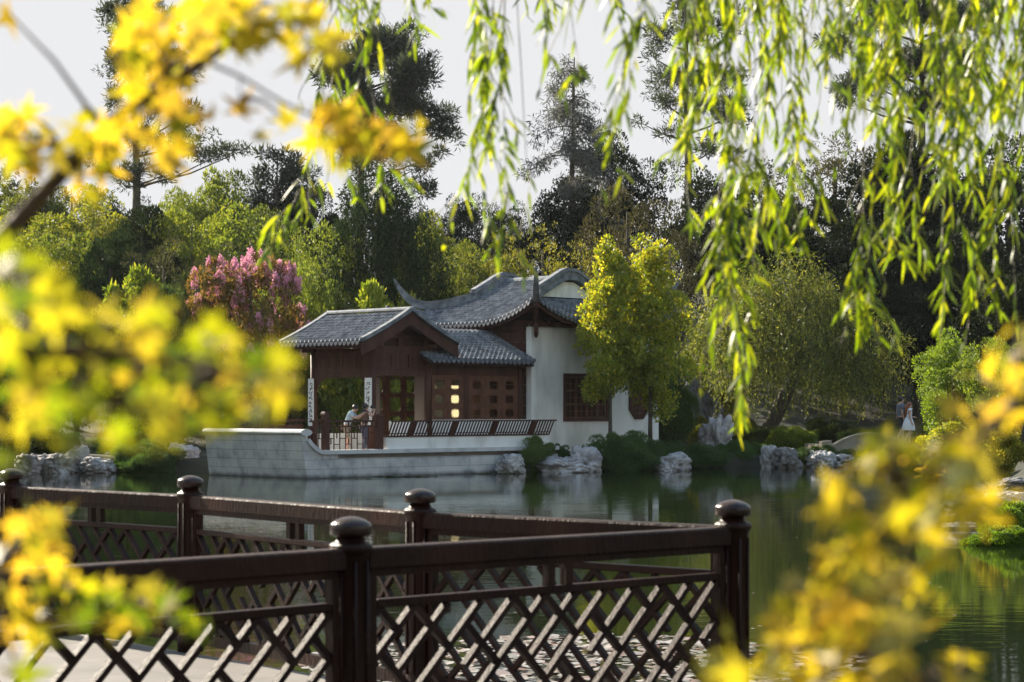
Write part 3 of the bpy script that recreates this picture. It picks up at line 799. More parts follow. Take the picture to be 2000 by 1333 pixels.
for t in (PT0+.04, PT1-.04):                  # bargeboards
    bg_ = MB()
    for fn, L_ in ((ptL, 'L'), (ptR, 'R')):
        e = (PT1-t) if L_ == 'L' else (t-PT0)
        a = [fn(e, PHW*j/8, -.06) for j in range(9)]; n_ = len(a)
        vs = [p+Vector((0,-.03,0)) for p in a]+[p+Vector((0,-.03,-.42)) for p in a]+[p+Vector((0,.03,0)) for p in a]+[p+Vector((0,.03,-.42)) for p in a]
        fs = []
        for j in range(n_-1):
            fs += [(j, j+1, n_+j+1, n_+j), (2*n_+j, 3*n_+j, 3*n_+j+1, 2*n_+j+1), (n_+j, n_+j+1, 3*n_+j+1, 3*n_+j), (j, 2*n_+j, 2*n_+j+1, j+1)]
        fs += [(0, n_, 3*n_, 2*n_), (n_-1, 3*n_-1, 4*n_-1, 2*n_-1)]
        bg_.add(vs, fs)
    bg_.build('bargeboard', M['wood'], pr1)
# porch frame
PX0, PX1, PY0, PY1 = -6.9, -4.3, 1.2, 4.5
for (s, t) in ((PX0,PY0),(PX1,PY0),(PX0,PY1),(PX1,PY1)):
    c = MB(); c.tube([(s,t,FL+.12),(s,t,4.5)], .125, 16); c.lathe([(.17,0),(.2,.05),(.19,.10),(.14,.13)], (s,t,FL), 16)
    c.build('column', M['wood'], pav)
bm_ = MB()
def cased_beam(mb, a0, a1, axis, c, z0, z1, npan):
    th = .07
    def bx(p, q, d0, d1, za, zb):
        if axis == 'x': mb.box(p, q, c+d0, c+d1, za, zb)
        else: mb.box(c+d0, c+d1, p, q, za, zb)
    bx(a0, a1, -th*.4, th*.4, z0+.1, z1-.1)
    bx(a0, a1, -th, th, z1-.1, z1); bx(a0, a1, -th, th, z0, z0+.1)
    for i in range(npan+1):
        p = a0+(a1-a0)*i/npan; bx(max(a0, p-.05), min(a1, p+.05), -th*.9, th*.9, z0+.1, z1-.1)
    for i in range(npan):                        # raised carved field in every panel
        p = a0+(a1-a0)*i/npan; q = a0+(a1-a0)*(i+1)/npan; w_ = (q-p); h_ = z1-z0-.2
        zc = (z0+z1)/2
        bx(p+.14, q-.14, -th*.62, th*.62, zc-h_*.34, zc+h_*.34)
        for k in range(3): bx(p+w_*(.32+.14*k), p+w_*(.38+.14*k), -th*.75, th*.75, zc-h_*.2+.03*(k%2), zc+h_*.2-.03*(k%2))
cased_beam(bm_, PX0+.12, PX1-.12, 'x', PY0, 3.72, 4.36, 3)
bm_.box(PX0+.13, PX1-.13, PY0-.045, PY0+.045, 3.50, 3.715)
cased_beam(bm_, PY0+.12, PY1-.12, 'y', PX0, 3.72, 4.36, 4)
bm_.box(PX0-.045, PX0+.045, PY0+.13, PY1-.13, 3.45, 3.715)
bm_.box(PX0+.13, PX1-.13, PY1-.06, PY1+.06, 3.72, 4.36); bm_.box(PX1-.06, PX1+.06, PY0+.13, PY1-.13, 3.72, 4.36)
for t in (PY0, PY1):                             # gable frame
    bm_.box(PX0-.5, PX1+.5, t-.08, t+.08, 4.36+.003, 4.55)
    bm_.box(PC-.09, PC+.09, t-.07, t+.07, 4.553, 5.45); 
    for sx in (-1.25, 1.25): bm_.box(PC+sx-.07, PC+sx+.07, t-.065, t+.065, 4.553, 4.92)
    bm_.box(PC-1.5, PC+1.5, t-.05, t+.05, 4.83, 4.95)
for s, z in ((PC, 5.55), (PC-1.25, 4.98), (PC+1.25, 4.98), (PX0, 4.58), (PX1, 4.58)):
    bm_.tube([(s, PT0+.12, z), (s, PT1-.12, z)], .085, 8)
bm_.build('porch_beam', M['wood'], pav)
for t in (PY0+.09, PY1-.09):
    gp = MB(); gp.prism([(PC-1.9, 4.56), (PC+1.9, 4.56), (PC, 5.5)], 'y', t-.02, t+.02)
    gp.build('gable_boarding', M['wood_dark'], pav)
# little carved brackets in the corners under the beam
for t_, sg in ((PY0+.13, 1), (PY1-.13, -1)):
    bk = MB(); bk.prism([(t_, 3.45), (t_+sg*.5, 3.45), (t_+sg*.42, 3.36), (t_+sg*.2, 3.30), (t_+sg*.12, 3.15), (t_, 3.05)], 'x', PX0-.03, PX0+.03)
    bk.build('carved_bracket', M['wood'], pav)
# couplet boards on the columns, with a column of brushed characters
def couplet(s, t, z0, z1, width, seed):
    rr = random.Random(seed)
    b = MB(); b.box(s-.05, s-.02, t-width/2, t+width/2, z0, z1); o = b.build('couplet_board', M['paper'], pav)
    n = 9
    for i in range(n):
        k = MB(); zc = z1-.14-(z1-z0-.28)*(i+.5)/n; h = (z1-z0)/n*.34
        for q in range(7):
            y = t+rr.uniform(-.5,.5)*width*.62; z = zc+rr.uniform(-.8,.8)*h; a_ = rr.choice([0, 0, math.pi/2, .6, -.7]); l_ = rr.uniform(.05,.12)*width/.36
            dy, dz = math.cos(a_)*l_/2, math.sin(a_)*l_/2
            k.bar((s-.053, y-dy, z-dz), (s-.053, y+dy, z+dz), .006, .02, up=(0, -math.sin(a_), math.cos(a_)))
        k.build('character', M['ink'], o)
couplet(PX0-.12, PY0+.05, FL+.95, 3.42, .36, 5); couplet(PX0-.12, PY1-.02, FL+.9, 3.42, .30, 8)

# ---- gallery between porch and hall
GZE, GT0, GT1 = 4.09, .58, 3.25
tiled_slope('gallery_roof', (-4.75, GT0, GZE), (.52, GT0, GZE), ((0,1,0), .475), pav, GT1-GT0)
tiled_slope('gallery_roof', (.52, 2*GT1-GT0, GZE), (-4.75, 2*GT1-GT0, GZE), ((0,-1,0), .475), pav, GT1-GT0)
for s in (-2.46, .30):
    c = MB(); c.tube([(s,1.2,FL+.12),(s,1.2,4.1)], .115, 16); c.lathe([(.16,0),(.19,.05),(.18,.10),(.13,.13)], (s,1.2,FL), 16); c.build('column', M['wood'], pav)
gb = MB()
gb.box(-4.17, .59, 1.14, 1.26, 3.82, 4.12); gb.box(-4.17, -2.59, 1.165, 1.235, 3.56, 3.815); gb.box(-2.34, .18, 1.165, 1.235, 3.56, 3.815)
gb.box(-4.17, .59, 4.54, 4.66, 3.6, 4.1)
gb.build('gallery_beam', M['wood'], pav)
ZC = (3.20, 2.68, 2.16)
def lattice_door(s0, s1, t, open_w, zc=ZC, oh=.34, name='lattice_door', carved=True, parent=pav, mat='door_wood'):
    mb = MB(); d = .05; z0, z1 = FL+.02, 3.55; m = (s0+s1)/2; a, b = m-open_w/2, m+open_w/2
    mb.box(s0, a, t, t+d, z0, z1); mb.box(b, s1, t, t+d, z0, z1)
    mb.box(s0-.012, s0+.05, t-.015, t+d+.015, z0, z1+.01); mb.box(s1-.05, s1+.012, t-.015, t+d+.015, z0, z1+.01)
    prev = z1
    for z in zc:
        mb.box(a, b, t+.002, t+d-.002, z+oh/2, prev); prev = z-oh/2
        for q in (z+oh/2+.03, z-oh/2-.07): mb.box(s0+.05, s1-.05, t-.012, t+d+.012, q, q+.04)
        slats_opening(mb, a, b, z-oh/2, z+oh/2, t, dep=d)
    mb.box(a, b, t+.002, t+d-.002, z0, prev)
    mb.box(a, b, t-.012, t, z0+.1, prev-.25)
    return mb.build(name, M[mat], parent)
lattice_door(-4.13, -3.38, 1.175, .46); lattice_door(-3.34, -2.60, 1.175, .44)
mb = MB(); mb.box(-4.16, .60, 1.06, 1.14, FL, 1.93); mb.box(-6.2, -4.46, 1.06, 1.14, FL, 1.90); mb.build('white_dado', M['plaster'], pav)
for a, b in ((-2.31,-1.50),(-1.46,-.64),(-.60,.16)): lattice_door(a, b, 1.175, .45)
# back screen: open lattice seen through the porch, then paper panes
for a, b in ((-4.15,-3.42),(-3.36,-2.52),(-2.46,-1.9)): lattice_door(a, b, 4.56, .58 if b-a > .8 else .46, zc=(3.18,2.50,1.78), oh=.56)
bk = MB(); bk.box(-1.88, -1.58, 4.52, 4.66, FL, 3.6); bk.box(-1.56,.64, 4.56, 4.62, FL, 1.5); bk.box(-1.56,.64, 4.56, 4.62, 3.45, 3.6)
for s in (-1.57, -1.06, -.30, .58): bk.box(s, s+.06, 4.55, 4.63, 1.5, 3.45)
bk.build('back_screen', M['door_wood'], pav)
def panemat():
    m, nt, out = newmat('paper_pane'); L = nt.links
    d = N(nt, 'ShaderNodeBsdfDiffuse'); d.inputs[0].default_value = (.78,.76,.68,1); t = N(nt, 'ShaderNodeBsdfTranslucent'); t.inputs[0].default_value = (.60,.565,.44,1)
    ms = N(nt, 'ShaderNodeMixShader'); ms.inputs[0].default_value = .88; L.new(d.outputs[0], ms.inputs[1]); L.new(t.outputs[0], ms.inputs[2]); L.new(ms.outputs[0], out.inputs[0]); return m
M['pane'] = panemat()
pn = MB(); pn.box(-1.50, .57, 4.585, 4.588, 1.52, 3.43); pn.build('paper_pane', M['pane'], pav)
# grey-brown boards inside the porch
for q in ((1.35, 1.95), (3.9, 4.4)):
    ib = MB(); ib.box(-4.28, -4.24, q[0], q[1], FL, 3.5); ib.build('inner_board', M['board'], pav)
fl = MB(); fl.box(-7.4, .64, .9, 5.0, FL-.1, FL+.015); fl.build('porch_floor', M['deck'], pav)

# ---- stone terrace, boat-prow shaped
ter = empty('stone_terrace', PAV_LOC, PAV_RZ, 'pale granite terrace shaped like a boat prow rising from the water under the porch', 'terrace')
tb = MB()
SL, SR, TF, TB = -11.03, .95, -.2, 5.3
# body: front battered, prow leaning out
bt = .10
vs = [(SL+.22, TF-bt, -1), (SR, TF-bt, -1), (SR, TB, -1), (SL+.22, TB, -1), (SL-.02, TF, FL-.16), (SR, TF, FL-.16), (SR, TB, FL-.16), (SL-.02, TB, FL-.16)]
tb.add(vs, [(0,3,2,1),(4,5,6,7),(0,1,5,4),(1,2,6,5),(2,3,7,6),(3,0,4,7)])
# prow parapet with the swooping front end
h = lambda s: FL+.02+(1.50-FL-.02)*max(0, min(1, (-10.2-s)/.9))**2.0 if s > -10.97 else 1.50
ss = [-9.6-.06*i for i in range(0, 24)]+[SL-.12]
poly = [(s, h(s)) for s in ss]+[(SL-.02, FL-.158), (-9.6, FL-.158)]
tb.prism(poly, 'y', TF+.004, TF+.34)
tb.add([(SL-.02, TF+.34, FL-.158), (SL+.34, TF+.34, FL-.158), (SL+.34, TB, FL-.158), (SL-.02, TB, FL-.158), (SL-.12, TF+.34, 1.45), (SL+.34, TF+.34, 1.45), (SL+.34, TB, 1.45), (SL-.12, TB, 1.45)],
       [(0,3,2,1),(4,5,6,7),(0,1,5,4),(1,2,6,5),(2,3,7,6),(3,0,4,7)])
tb.build('stone_body', M['stone'], ter)
cp = MB()
cp.sweep([(SL+.04, TF-.06, 1.54), (SL+.04, TB+.06, 1.54)], [(.24*math.cos(2*math.pi*k/14), .115*math.sin(2*math.pi*k/14)) for k in range(14)])
pts = [(s, TF+.14, h(s)+.02) for s in reversed(ss[:-2])]; pts += [(s, TF+.14, FL+.04) for s in (-9.3,-8.6,-7.6,-6,-4,-2,0,SR)]
cp.sweep([Vector(p) for p in pts], [(-.22,-.09),(.22,-.09),(.22,.05),(-.22,.05)], side=(0,1,0))
cp.build('coping', M['coping'], ter)
fl = MB(); fl.box(SL+.342, -7.41, TF+.345, TB, FL-.157, FL); fl.box(-7.405, SR, TF+.345, .89, FL-.157, FL); fl.build('paving', M['deck'], ter)
# white parapet closing the rear of the terrace
lw = MB(); lw.box(-10.6, -7.03, 4.72, 4.88, FL+.002, 1.42); lw.build('rear_parapet', M['plaster'], ter)
lw = MB(); lw.box(PX0+.16, PX1-.16, PY1-.09, PY1+.09, FL+.017, 1.42); lw.build('white_dado', M['plaster'], pav)
# low white wall under the bench
lw = MB(); lw.box(-7.38, .45, TF+.02, TF+.26, FL+.092, 1.35); lw.build('low_white_wall', M['plaster'], ter)

# ---- swan-neck bench railing on the low wall
bn = empty('bench_railing', PAV_LOC, PAV_RZ, 'long dark slatted bench back leaning out over the low white wall', 'bench')
k = MB(); k.box(-7.40, .50, TF-.02, TF+.42, 1.353, 1.40); k.build('seat', M['wood'], bn)
k = MB(); k.bar((-7.42, TF-.24, 1.90), (.62, TF-.24, 1.90), .075, .055); k.bar((-7.4, TF-.035, 1.47), (.5, TF-.035, 1.47), .03, .035); k.build('top_rail', M['wood'], bn)
sl = MB(); sup = MB()
ns = 56
for i in range(ns+1):
    s = -7.36+7.86*i/ns
    path = [(s, TF+.02, 1.40), (s, TF-.04, 1.50), (s, TF-.10, 1.62), (s, TF-.17, 1.76), (s, TF-.24, 1.885)]
    wide = (i % 14 == 7)
    (sup if (wide or i in (0, ns)) else sl).sweep([Vector(p) for p in path], [(-.02,-(.09 if wide else .022)),(.02,-(.09 if wide else .022)),(.02,(.09 if wide else .022)),(-.02,(.09 if wide else .022))], side=(0,1,0))
sl.build('slats', M['wood'], bn); sup.build('supports', M['wood'], bn)

# ---- terrace railings with meander lattice
def meander_rail(name, p0, p1, posts, label, zb=FL, seed=3):
    a = Vector((p0[0], p0[1], 0)); b = Vector((p1[0], p1[1], 0)); d = (b-a); Ld = d.length; d /= Ld; rr = random.Random(seed)
    o = empty(name, PAV_LOC, PAV_RZ, label, 'railing')
    for (f, ph) in posts:
        c = a+d*(Ld*f); q = MB(); q.cbox(c.x-.115, c.x+.115, c.y-.115, c.y+.115, zb, zb+ph, .02); q.cbox(c.x-.125, c.x+.125, c.y-.125, c.y+.125, zb+ph-.12, zb+ph-.06, .01); q.build('post', M['wood'], o)
    def B(mb, x0, z0, x1, z1, w=.035, h=.035): mb.bar(a+d*x0+Vector((0,0,z0)), a+d*x1+Vector((0,0,z1)), w, h, up=(0,0,1) if abs(z1-z0) < 1e-6 else d)
    q = MB(); B(q, 0, zb+1.10, Ld, zb+1.10, .09, .07); B(q, 0, zb+.92, Ld, zb+.92, .05, .05); B(q, 0, zb+.08, Ld, zb+.08, .06, .07); q.build('rails', M['wood'], o)
    q = MB(); u = .24; n = int(Ld/u); u = Ld/n
    hs = [zb+.115+.80*k/4 for k in range(5)]
    for i in range(n):
        x = i*u
        B(q, x, zb+.115, x, zb+.895, .03, .03)
        for j, hh in enumerate(hs[1:-1]):
            if (i+j) % 2 == 0: B(q, x, hh, x+u, hh, .03, .03)
            if (i+2*j) % 3 == 0: B(q, x+u/2, hh, x+u/2, hh+.195, .03, .03)
        B(q, x+u*.5, zb+.945, x+u*.5, zb+1.065, .04, .04)
    q.build('lattice', M['wood'], o); return o
meander_rail('terrace_railing', (-10.6,.05), (-7.53,.05), ((.215,1.42),(.985,1.34)), 'dark wooden railing with stepped lattice before the two photographers on the terrace')
meander_rail('terrace_railing', (-10.6,5.0), (-7.0,5.0), ((.03,1.3),(.5,1.3)), 'dark wooden railing along the rear edge of the terrace behind the stone parapet')

rear = [o for o in COL.objects if o.get('label', '').startswith('dark wooden railing along the rear edge')][0]
m = MB(); m.box(-10.55, -7.05, 4.965, 4.995, FL+.62, FL+.90); m.build('panel', M['wood'], rear)
# ================================================================== zigzag bridge: deck and lacquered railings
DZ = EYE-1.65
A_ = Vector((-.68, 8.64, DZ)); B_ = Vector((1.1, 10.2, DZ)); F_ = Vector((-2.36, 6.98, DZ))
C_ = Vector((-.52, 11.6, DZ)); D_ = Vector((-2.17, 13.82, DZ)); E_ = Vector((-3.75, 15.35, DZ)); G_ = E_+(E_-D_)
def flat(v, z): return (v.x, v.y, z)
dk = MB()
ab = (A_-B_).normalized(); be = (E_-B_).normalized()
c0 = B_-(ab+be)*.16
poly = [c0, A_-be*.16, F_-be*.16+ab*.1, F_-be*.16+ab*4, F_+ab*4+be*9, G_+be*2-ab*.16, E_-ab*.16, C_-ab*.14]
dk.prism([(p.x, p.y) for p in poly], 'z', DZ-.14, DZ)
def deckmat():
    m, nt, out = newmat('bridge_deck_slabs'); L = nt.links
    tc = N(nt, 'ShaderNodeTexCoord'); mp = N(nt, 'ShaderNodeMapping'); mp.inputs['Rotation'].default_value = (0, 0, R(43)); L.new(tc.outputs['Object'], mp.inputs[0])
    br = N(nt, 'ShaderNodeTexBrick'); br.inputs['Scale'].default_value = 1; br.inputs['Brick Width'].default_value = 1.6; br.inputs['Row Height'].default_value = .6; br.inputs['Mortar Size'].default_value = .006
    br.inputs['Color1'].default_value = (.15,.135,.125,1); br.inputs['Color2'].default_value = (.20,.18,.165,1); br.inputs['Mortar'].default_value = (.10,.09,.08,1); L.new(mp.outputs[0], br.inputs[0])
    nz = N(nt, 'ShaderNodeTexNoise'); nz.inputs['Scale'].default_value = 3; nz.inputs['Detail'].default_value = 9; L.new(tc.outputs['Object'], nz.inputs[0])
    c = ramp(nt, nz.outputs[0], [(.3,(.7,.7,.7)),(.7,(1.05,1.05,1.05))])
    mx = N(nt, 'ShaderNodeMix', data_type='RGBA', blend_type='MULTIPLY'); mx.inputs[0].default_value = 1; L.new(br.outputs[0], mx.inputs[6]); L.new(c, mx.inputs[7])
    b = N(nt, 'ShaderNodeBsdfPrincipled'); b.inputs['Roughness'].default_value = .75; L.new(mx.outputs[2], b.inputs['Base Color']); L.new(b.outputs[0], out.inputs[0]); return m
deck = empty('footbridge', (0,0,0), 0, 'pale slab deck of the zigzag footbridge inside the dark lattice railings', 'bridge')
dk.build('deck_slab', deckmat(), deck)
pl = MB()
for p in (A_, B_, C_, D_, E_, F_): pl.tube([(p.x, p.y, -1.4), (p.x, p.y, DZ-.143)], .16, 10)
for p, q in ((B_, E_), (B_, F_)): pl.bar((p.x, p.y, DZ-.24), (q.x, q.y, DZ-.24), .2, .18)
pl.build('pier', M['stone_tan'], deck)

def rail_post(parent, p, rot):
    m = MB(); r = .072
    m.lathe([(r*1.12,0),(r*1.12,.10),(r,.12),(r,1.022),(r*1.06,1.030),(r*1.17,1.042),(r*1.20,1.055),(r*1.16,1.068),(r*.98,1.078),(r*.80,1.084),(r*.78,1.096)], flat(p, DZ), 32, 2.7, rot)
    o = m.build('post', M['rail_wood'], parent)
    m = MB(); c = .086
    m.lathe([(r*.74,1.092),(r*.74,1.104),(c*.88,1.107),(c*.97,1.111),(c,1.117),(c,1.146),(c*.98,1.153),(c*.90,1.162),(c*.75,1.171),(c*.55,1.179),(c*.33,1.185),(c*.15,1.1875),(c*.03,1.188)], flat(p, DZ), 36, 2.3, rot)
    m.build('cap', M['cap_wood'], o)
    fl_ = MB()                                    # shallow half-round flutes on the post sides
    for k in range(4):
        a_ = rot+k*math.pi/2
        for off in (-.03, .03):
            x = p.x+math.cos(a_)*(r+.001)-math.sin(a_)*off; y = p.y+math.sin(a_)*(r+.001)+math.cos(a_)*off
            fl_.tube([(x,y,DZ+.14),(x,y,DZ+1.0)], .008, 6)
    fl_.build('moulding', M['rail_wood'], o)
    return o

def rail_panel(parent, p, q):
    a = Vector((p.x, p.y, 0)); b = Vector((q.x, q.y, 0)); d = (b-a); Ld = d.length; d /= Ld; nrm = Vector((-d.y, d.x, 0))
    def W(x, z, y=0): return a+d*x+nrm*y+Vector((0, 0, DZ+z))
    g = .066
    m = MB()
    prof_ = [(-.046,-.046),(-.05,-.04),(-.05,.034),(-.046,.042),(-.036,.046),(.036,.046),(.046,.042),(.05,.034),(.05,-.04),(.046,-.046)]
    m.sweep([W(g, 1.010), W(Ld-g, 1.010)], prof_); m.build('handrail', M['rail_wood'], parent)
    m = MB(); m.bar(W(g, .948), W(Ld-g, .948), .045, .036)
    for x in (g+.028, Ld-g-.028): m.bar(W(x, .06), W(x, .93), .05, .05, up=d)
    m.bar(W(g+.055, .10), W(Ld-g-.055, .10), .05, .07)
    m.build('frame', M['rail_wood'], parent)
    m = MB(); m.cbox(0, Ld-2*g-.11, -.024, .024, -.019, .019, .006)
    mid = m.build('mid_rail', M['rail_wood'], parent)
    mid.matrix_local = Matrix.Translation(W(g+.055, .812))@Matrix.Rotation(math.atan2(d.y, d.x), 4, 'Z')
    for s in (-1, 1):
        m = MB(); x = Ld/2+s*.055; m.bar(W(x, .8315), W(x, .9295), .04, .045, up=d); m.build('spacer', M['rail_wood'], parent)
    # woven lattice of slanted bars, ends butting like a basket weave
    m = MB(); x0, x1, z0, z1 = g+.055, Ld-g-.055, .137, .792
    ang = R(45); c = .135
    dp = Vector((math.cos(ang), -math.sin(ang))); dq = Vector((math.cos(ang), math.sin(ang)))     # "\" and "/"
    org = Vector((x0, z1))
    def clip(p0, p1):
        dd = p1-p0; t0_, t1_ = 0., 1.
        for (pp, qq) in ((-dd.x, p0.x-x0), (dd.x, x1-p0.x), (-dd.y, p0.y-z0), (dd.y, z1-p0.y)):
            if abs(pp) < 1e-9:
                if qq < 0: return None
            else:
                r_ = qq/pp
                if pp < 0: t0_ = max(t0_, r_)
                else: t1_ = min(t1_, r_)
        if t1_-t0_ < .02: return None
        return p0+dd*t0_, p0+dd*t1_
    for fam in (0, 1):
        for j in range(-24, 40):
            for k in range(-30, 30):
                if fam == 1 and (k+2*j) % 4 > 1: continue
                if fam == 0:
                    s0 = 8*k+(4*j % 8)+j; p0 = org+dq*(j*c)+dp*(s0*c); p1 = p0+dp*(7*c)
                else:
                    p0 = org+dp*(j*c)+dq*(k*c); p1 = p0+dq*c
                r_ = clip(p0, p1)
                if r_:
                    u, v = r_; yy = .0
                    th = .026 if fam == 0 else .030
                    m.bar(W(u.x, u.y, yy), W(v.x, v.y, yy), .036-.004*fam, th, up=tuple(Vector((0,0,1))))
    m.build('lattice', M['lat_wood'], parent)

near = empty('bridge_railing', flat(B_, DZ), 0, 'dark lacquered lattice railing nearest the camera, running left from the corner post', 'railing', 'railings of the footbridge')
far = empty('bridge_railing', flat(E_, DZ), 0, 'dark lacquered lattice railing on the far pond side of the footbridge', 'railing', 'railings of the footbridge')
tmp_n = empty('bridge_railing'); tmp_f = empty('bridge_railing')
bpy.data.objects.remove(tmp_n); bpy.data.objects.remove(tmp_f)
near.location = (0,0,0); far.location = (0,0,0)
ra = math.atan2(ab.y, ab.x); re_ = math.atan2(be.y, be.x)
F2 = F_+(F_-A_)
for p in (A_, B_, F_): rail_post(near, p, ra)
for p in (C_, D_, E_): rail_post(far, p, re_)
rail_post(far, G_, re_)
rail_panel(near, B_, A_); rail_panel(near, A_, F_); rail_panel(near, F_, F2)
rail_panel(far, C_, B_); rail_panel(far, D_, C_); rail_panel(far, E_, D_); rail_panel(far, G_, E_)

# ================================================================== rocks
def rock(name, loc, w, d, h, label, seed, mat='rock', group='pale rocks along the water edge', rough=.30, holes=True, sub=5, sink=.25):
    bm = bmesh.new(); bmesh.ops.create_icosphere(bm, subdivisions=sub, radius=1)
    o3 = Vector((seed*7.31, seed*3.17, seed*1.7))
    for v in bm.verts:
        n = v.co.normalized()
        # blocky base shape
        f = 1/(abs(n.x)**3.2+abs(n.y)**3.2+abs(n.z)**3.2)**(1/3.2)
        f = .55*f+.45
        k = mnoise.noise(n*1.1+o3)*.9*rough+mnoise.noise(n*2.4+o3*2)*.7*rough
        rg = 1-abs(mnoise.noise(n*3.2+o3*3))*2
        k -= .22*max(0, rg-.55)*2*rough/.34
        if holes:
            cc = mnoise.noise(n*2.0-o3)
            if cc > .28: k -= (cc-.28)*1.1
        k += mnoise.noise(n*6+o3)*.06*rough/.34+mnoise.noise(n*15+o3)*.012
        q = n*f*(1+k)
        v.co = Vector((q.x*w*.66, q.y*d*.66, q.z*h*.62+h*(.5-sink*.5)))
    me = bpy.data.meshes.new(name); bm.to_mesh(me); bm.free()
    for p in me.polygons: p.use_smooth = True
    o = link_mesh(name, me, M[mat]); o.location = loc
    o.rotation_euler = (0, 0, seed*1.3)
    return tag(o, label, 'rock', group)
def rock_px(x, ybot, ytop, wpx, Y, label, seed, **kw):
    p = P(x, ybot, Y); t = P(x, ytop, Y); w = wpx*Y/FPX
    h = t.z-p.z
    return rock('garden_rock', (p.x, Y, p.z-.04), w, w*kw.pop('dr', .8), h, label, seed, **kw)
rock_px(996, 922, 884, 46, 74.0, 'small pale pitted rock left of the others, at the right end of the stone terrace', 3)
rock_px(1098, 924, 890, 80, 75.3, 'low flat pale rock at the water line with a taller boulder rising at its right', 4, holes=False)
rock_px(1142, 926, 872, 48, 75.6, 'tall pale boulder with dark creases between two shrubs under the white wall', 5)
rock_px(1312, 921, 884, 62, 77.3, 'pale pointed rock beside the water below the white wall corner', 6, holes=False)
rock_px(1402, 900, 815, 46, 83.5, 'upright weathered white scholar stone standing alone on the bank', 7, rough=.5, dr=1.0)
rock_px(1385, 905, 868, 26, 84, 'narrow pale stone leaning at the foot of the upright scholar stone', 8)
rock_px(1502, 913, 866, 28, 80.9, 'narrow pale rock at the water, left one of the pair under the bright shrub', 9)
rock_px(1532, 914, 873, 48, 80.8, 'slanted dark-faced rock at the water, right one of the pair under the bright shrub', 10, mat='rock_dark')
rock_px(1605, 914, 878, 50, 81.0, 'pale rock left of the low arched stone bridge', 11)
rock_px(1645, 914, 886, 44, 81.2, 'low pale rock under the low arched stone bridge', 12)
rock_px(60, 928, 884, 60, 74, 'tan streaked rock at the far left of the shore', 13)
rock_px(110, 929, 886, 55, 74.2, 'tan squarish rock second from the left along the left shore', 14)
rock_px(152, 928, 872, 40, 75, 'upright whitish rock on the left shore behind the squarish tan one', 15)
rock_px(190, 926, 890, 60, 74.4, 'rounded white boulder left of the dark mounded shrub', 16, holes=False)
rock_px(350, 915, 866, 55, 76.5, 'pale rock between the dark mounded shrub and the stone terrace', 17)
rock_px(330, 908, 884, 35, 77, 'low pale rock peeping over the dark mounded shrub', 18)
rock_px(230, 905, 880, 40, 77.5, 'small pale rock half hidden above the white boulder', 19)
rock_px(1895, 1022, 965, 120, 43.5, 'big dark grey boulder on the right bank at the water', 21, mat='rock_dark', group='grey rocks on the right bank')
rock_px(1960, 985, 958, 70, 45, 'flat grey rock at the right edge above the big dark boulder', 22, mat='rock', group='grey rocks on the right bank', holes=False)
rock_px(1990, 950, 930, 70, 47, 'small grey rock at the right edge of the photo below the golden tree', 23, mat='rock_dark', group='grey rocks on the right bank', holes=False)
rock_px(1880, 1046, 1018, 110, 40.5, 'flat wet stone ledge in front of the big dark boulder', 24, mat='rock_dark', group='grey rocks on the right bank', holes=False)
rock_px(1340, 845, 742, 60, 88, 'tall grey rockery mass behind the golden tree right of the white wall', 25, mat='rock_dark', rough=.5)
rock_px(1375, 840, 765, 50, 88.5, 'second craggy grey rockery block beside the stone lantern pillar', 26, mat='rock_dark', rough=.5)

# stone pillar with capital
b = P(1330, 860, 84); g = gz(b.x, 84)
so = empty('stone_pillar', (b.x, 84, g), .5, 'short white carved stone pillar with a wide cap right of the white wall', 'pillar')
m = MB(); m.cbox(-.2,.2,-.2,.2,-.2,.16,.03); m.build('base', M['coping'], so)
zt = P(1330, 798, 84).z-g
m = MB(); m.lathe([(.15,.163),(.14,.25),(.13,zt-.35),(.14,zt-.28)], (0,0,0), 16, 4); m.build('shaft', M['coping'], so)
m = MB(); m.cbox(-.17,.17,-.17,.17,zt-.277,zt-.18,.03); m.cbox(-.23,.23,-.23,.23,zt-.177,zt,.04); m.build('capital', M['coping'], so)

# low arched stone bridge on the right
bY = 83; x0 = P(1598, 0, bY).x; x1 = P(1800, 0, bY).x; xm = (x0+x1)/2; half = (x1-x0)/2
ab_ = empty('arched_bridge', (xm, bY, 0), R(8), 'low tan arched stone bridge with a solid parapet on the right of the pond', 'bridge')
def zc(x): return 1.30-.85*(x/half)**2
m = MB()
top = [(half*(-1+2*i/20), zc(half*(-1+2*i/20))) for i in range(21)]
m.prism(top+[(half, -.6), (half*.45, -.6)]+[(half*.45*math.cos(math.pi*i/10), -.2+.55*math.sin(math.pi*i/10)) for i in range(11)]+[(-half*.45, -.6), (-half, -.6)], 'y', -.25, 0)
m.build('parapet', M['stone_tan'], ab_)
m = MB(); m.prism([(x, z+.07) for x, z in top]+[(x, z+.003) for x, z in reversed(top)], 'y', -.30, .05); m.build('coping', M['stone_tan'], ab_)
m = MB(); m.prism([(x, max(z-.35, .88)) for x, z in top]+[(x, .2) for x, z in reversed(top)], 'y', .056, 2.2); m.build('walkway', M['stone_tan'], ab_)
m = MB(); m.prism([(half*(-1), .5), (-half, 1.0), (-half+.4, 1.05), (-half+.4, .5)], 'y', -.34, .1); m.build('end_block', M['stone_tan'], ab_)

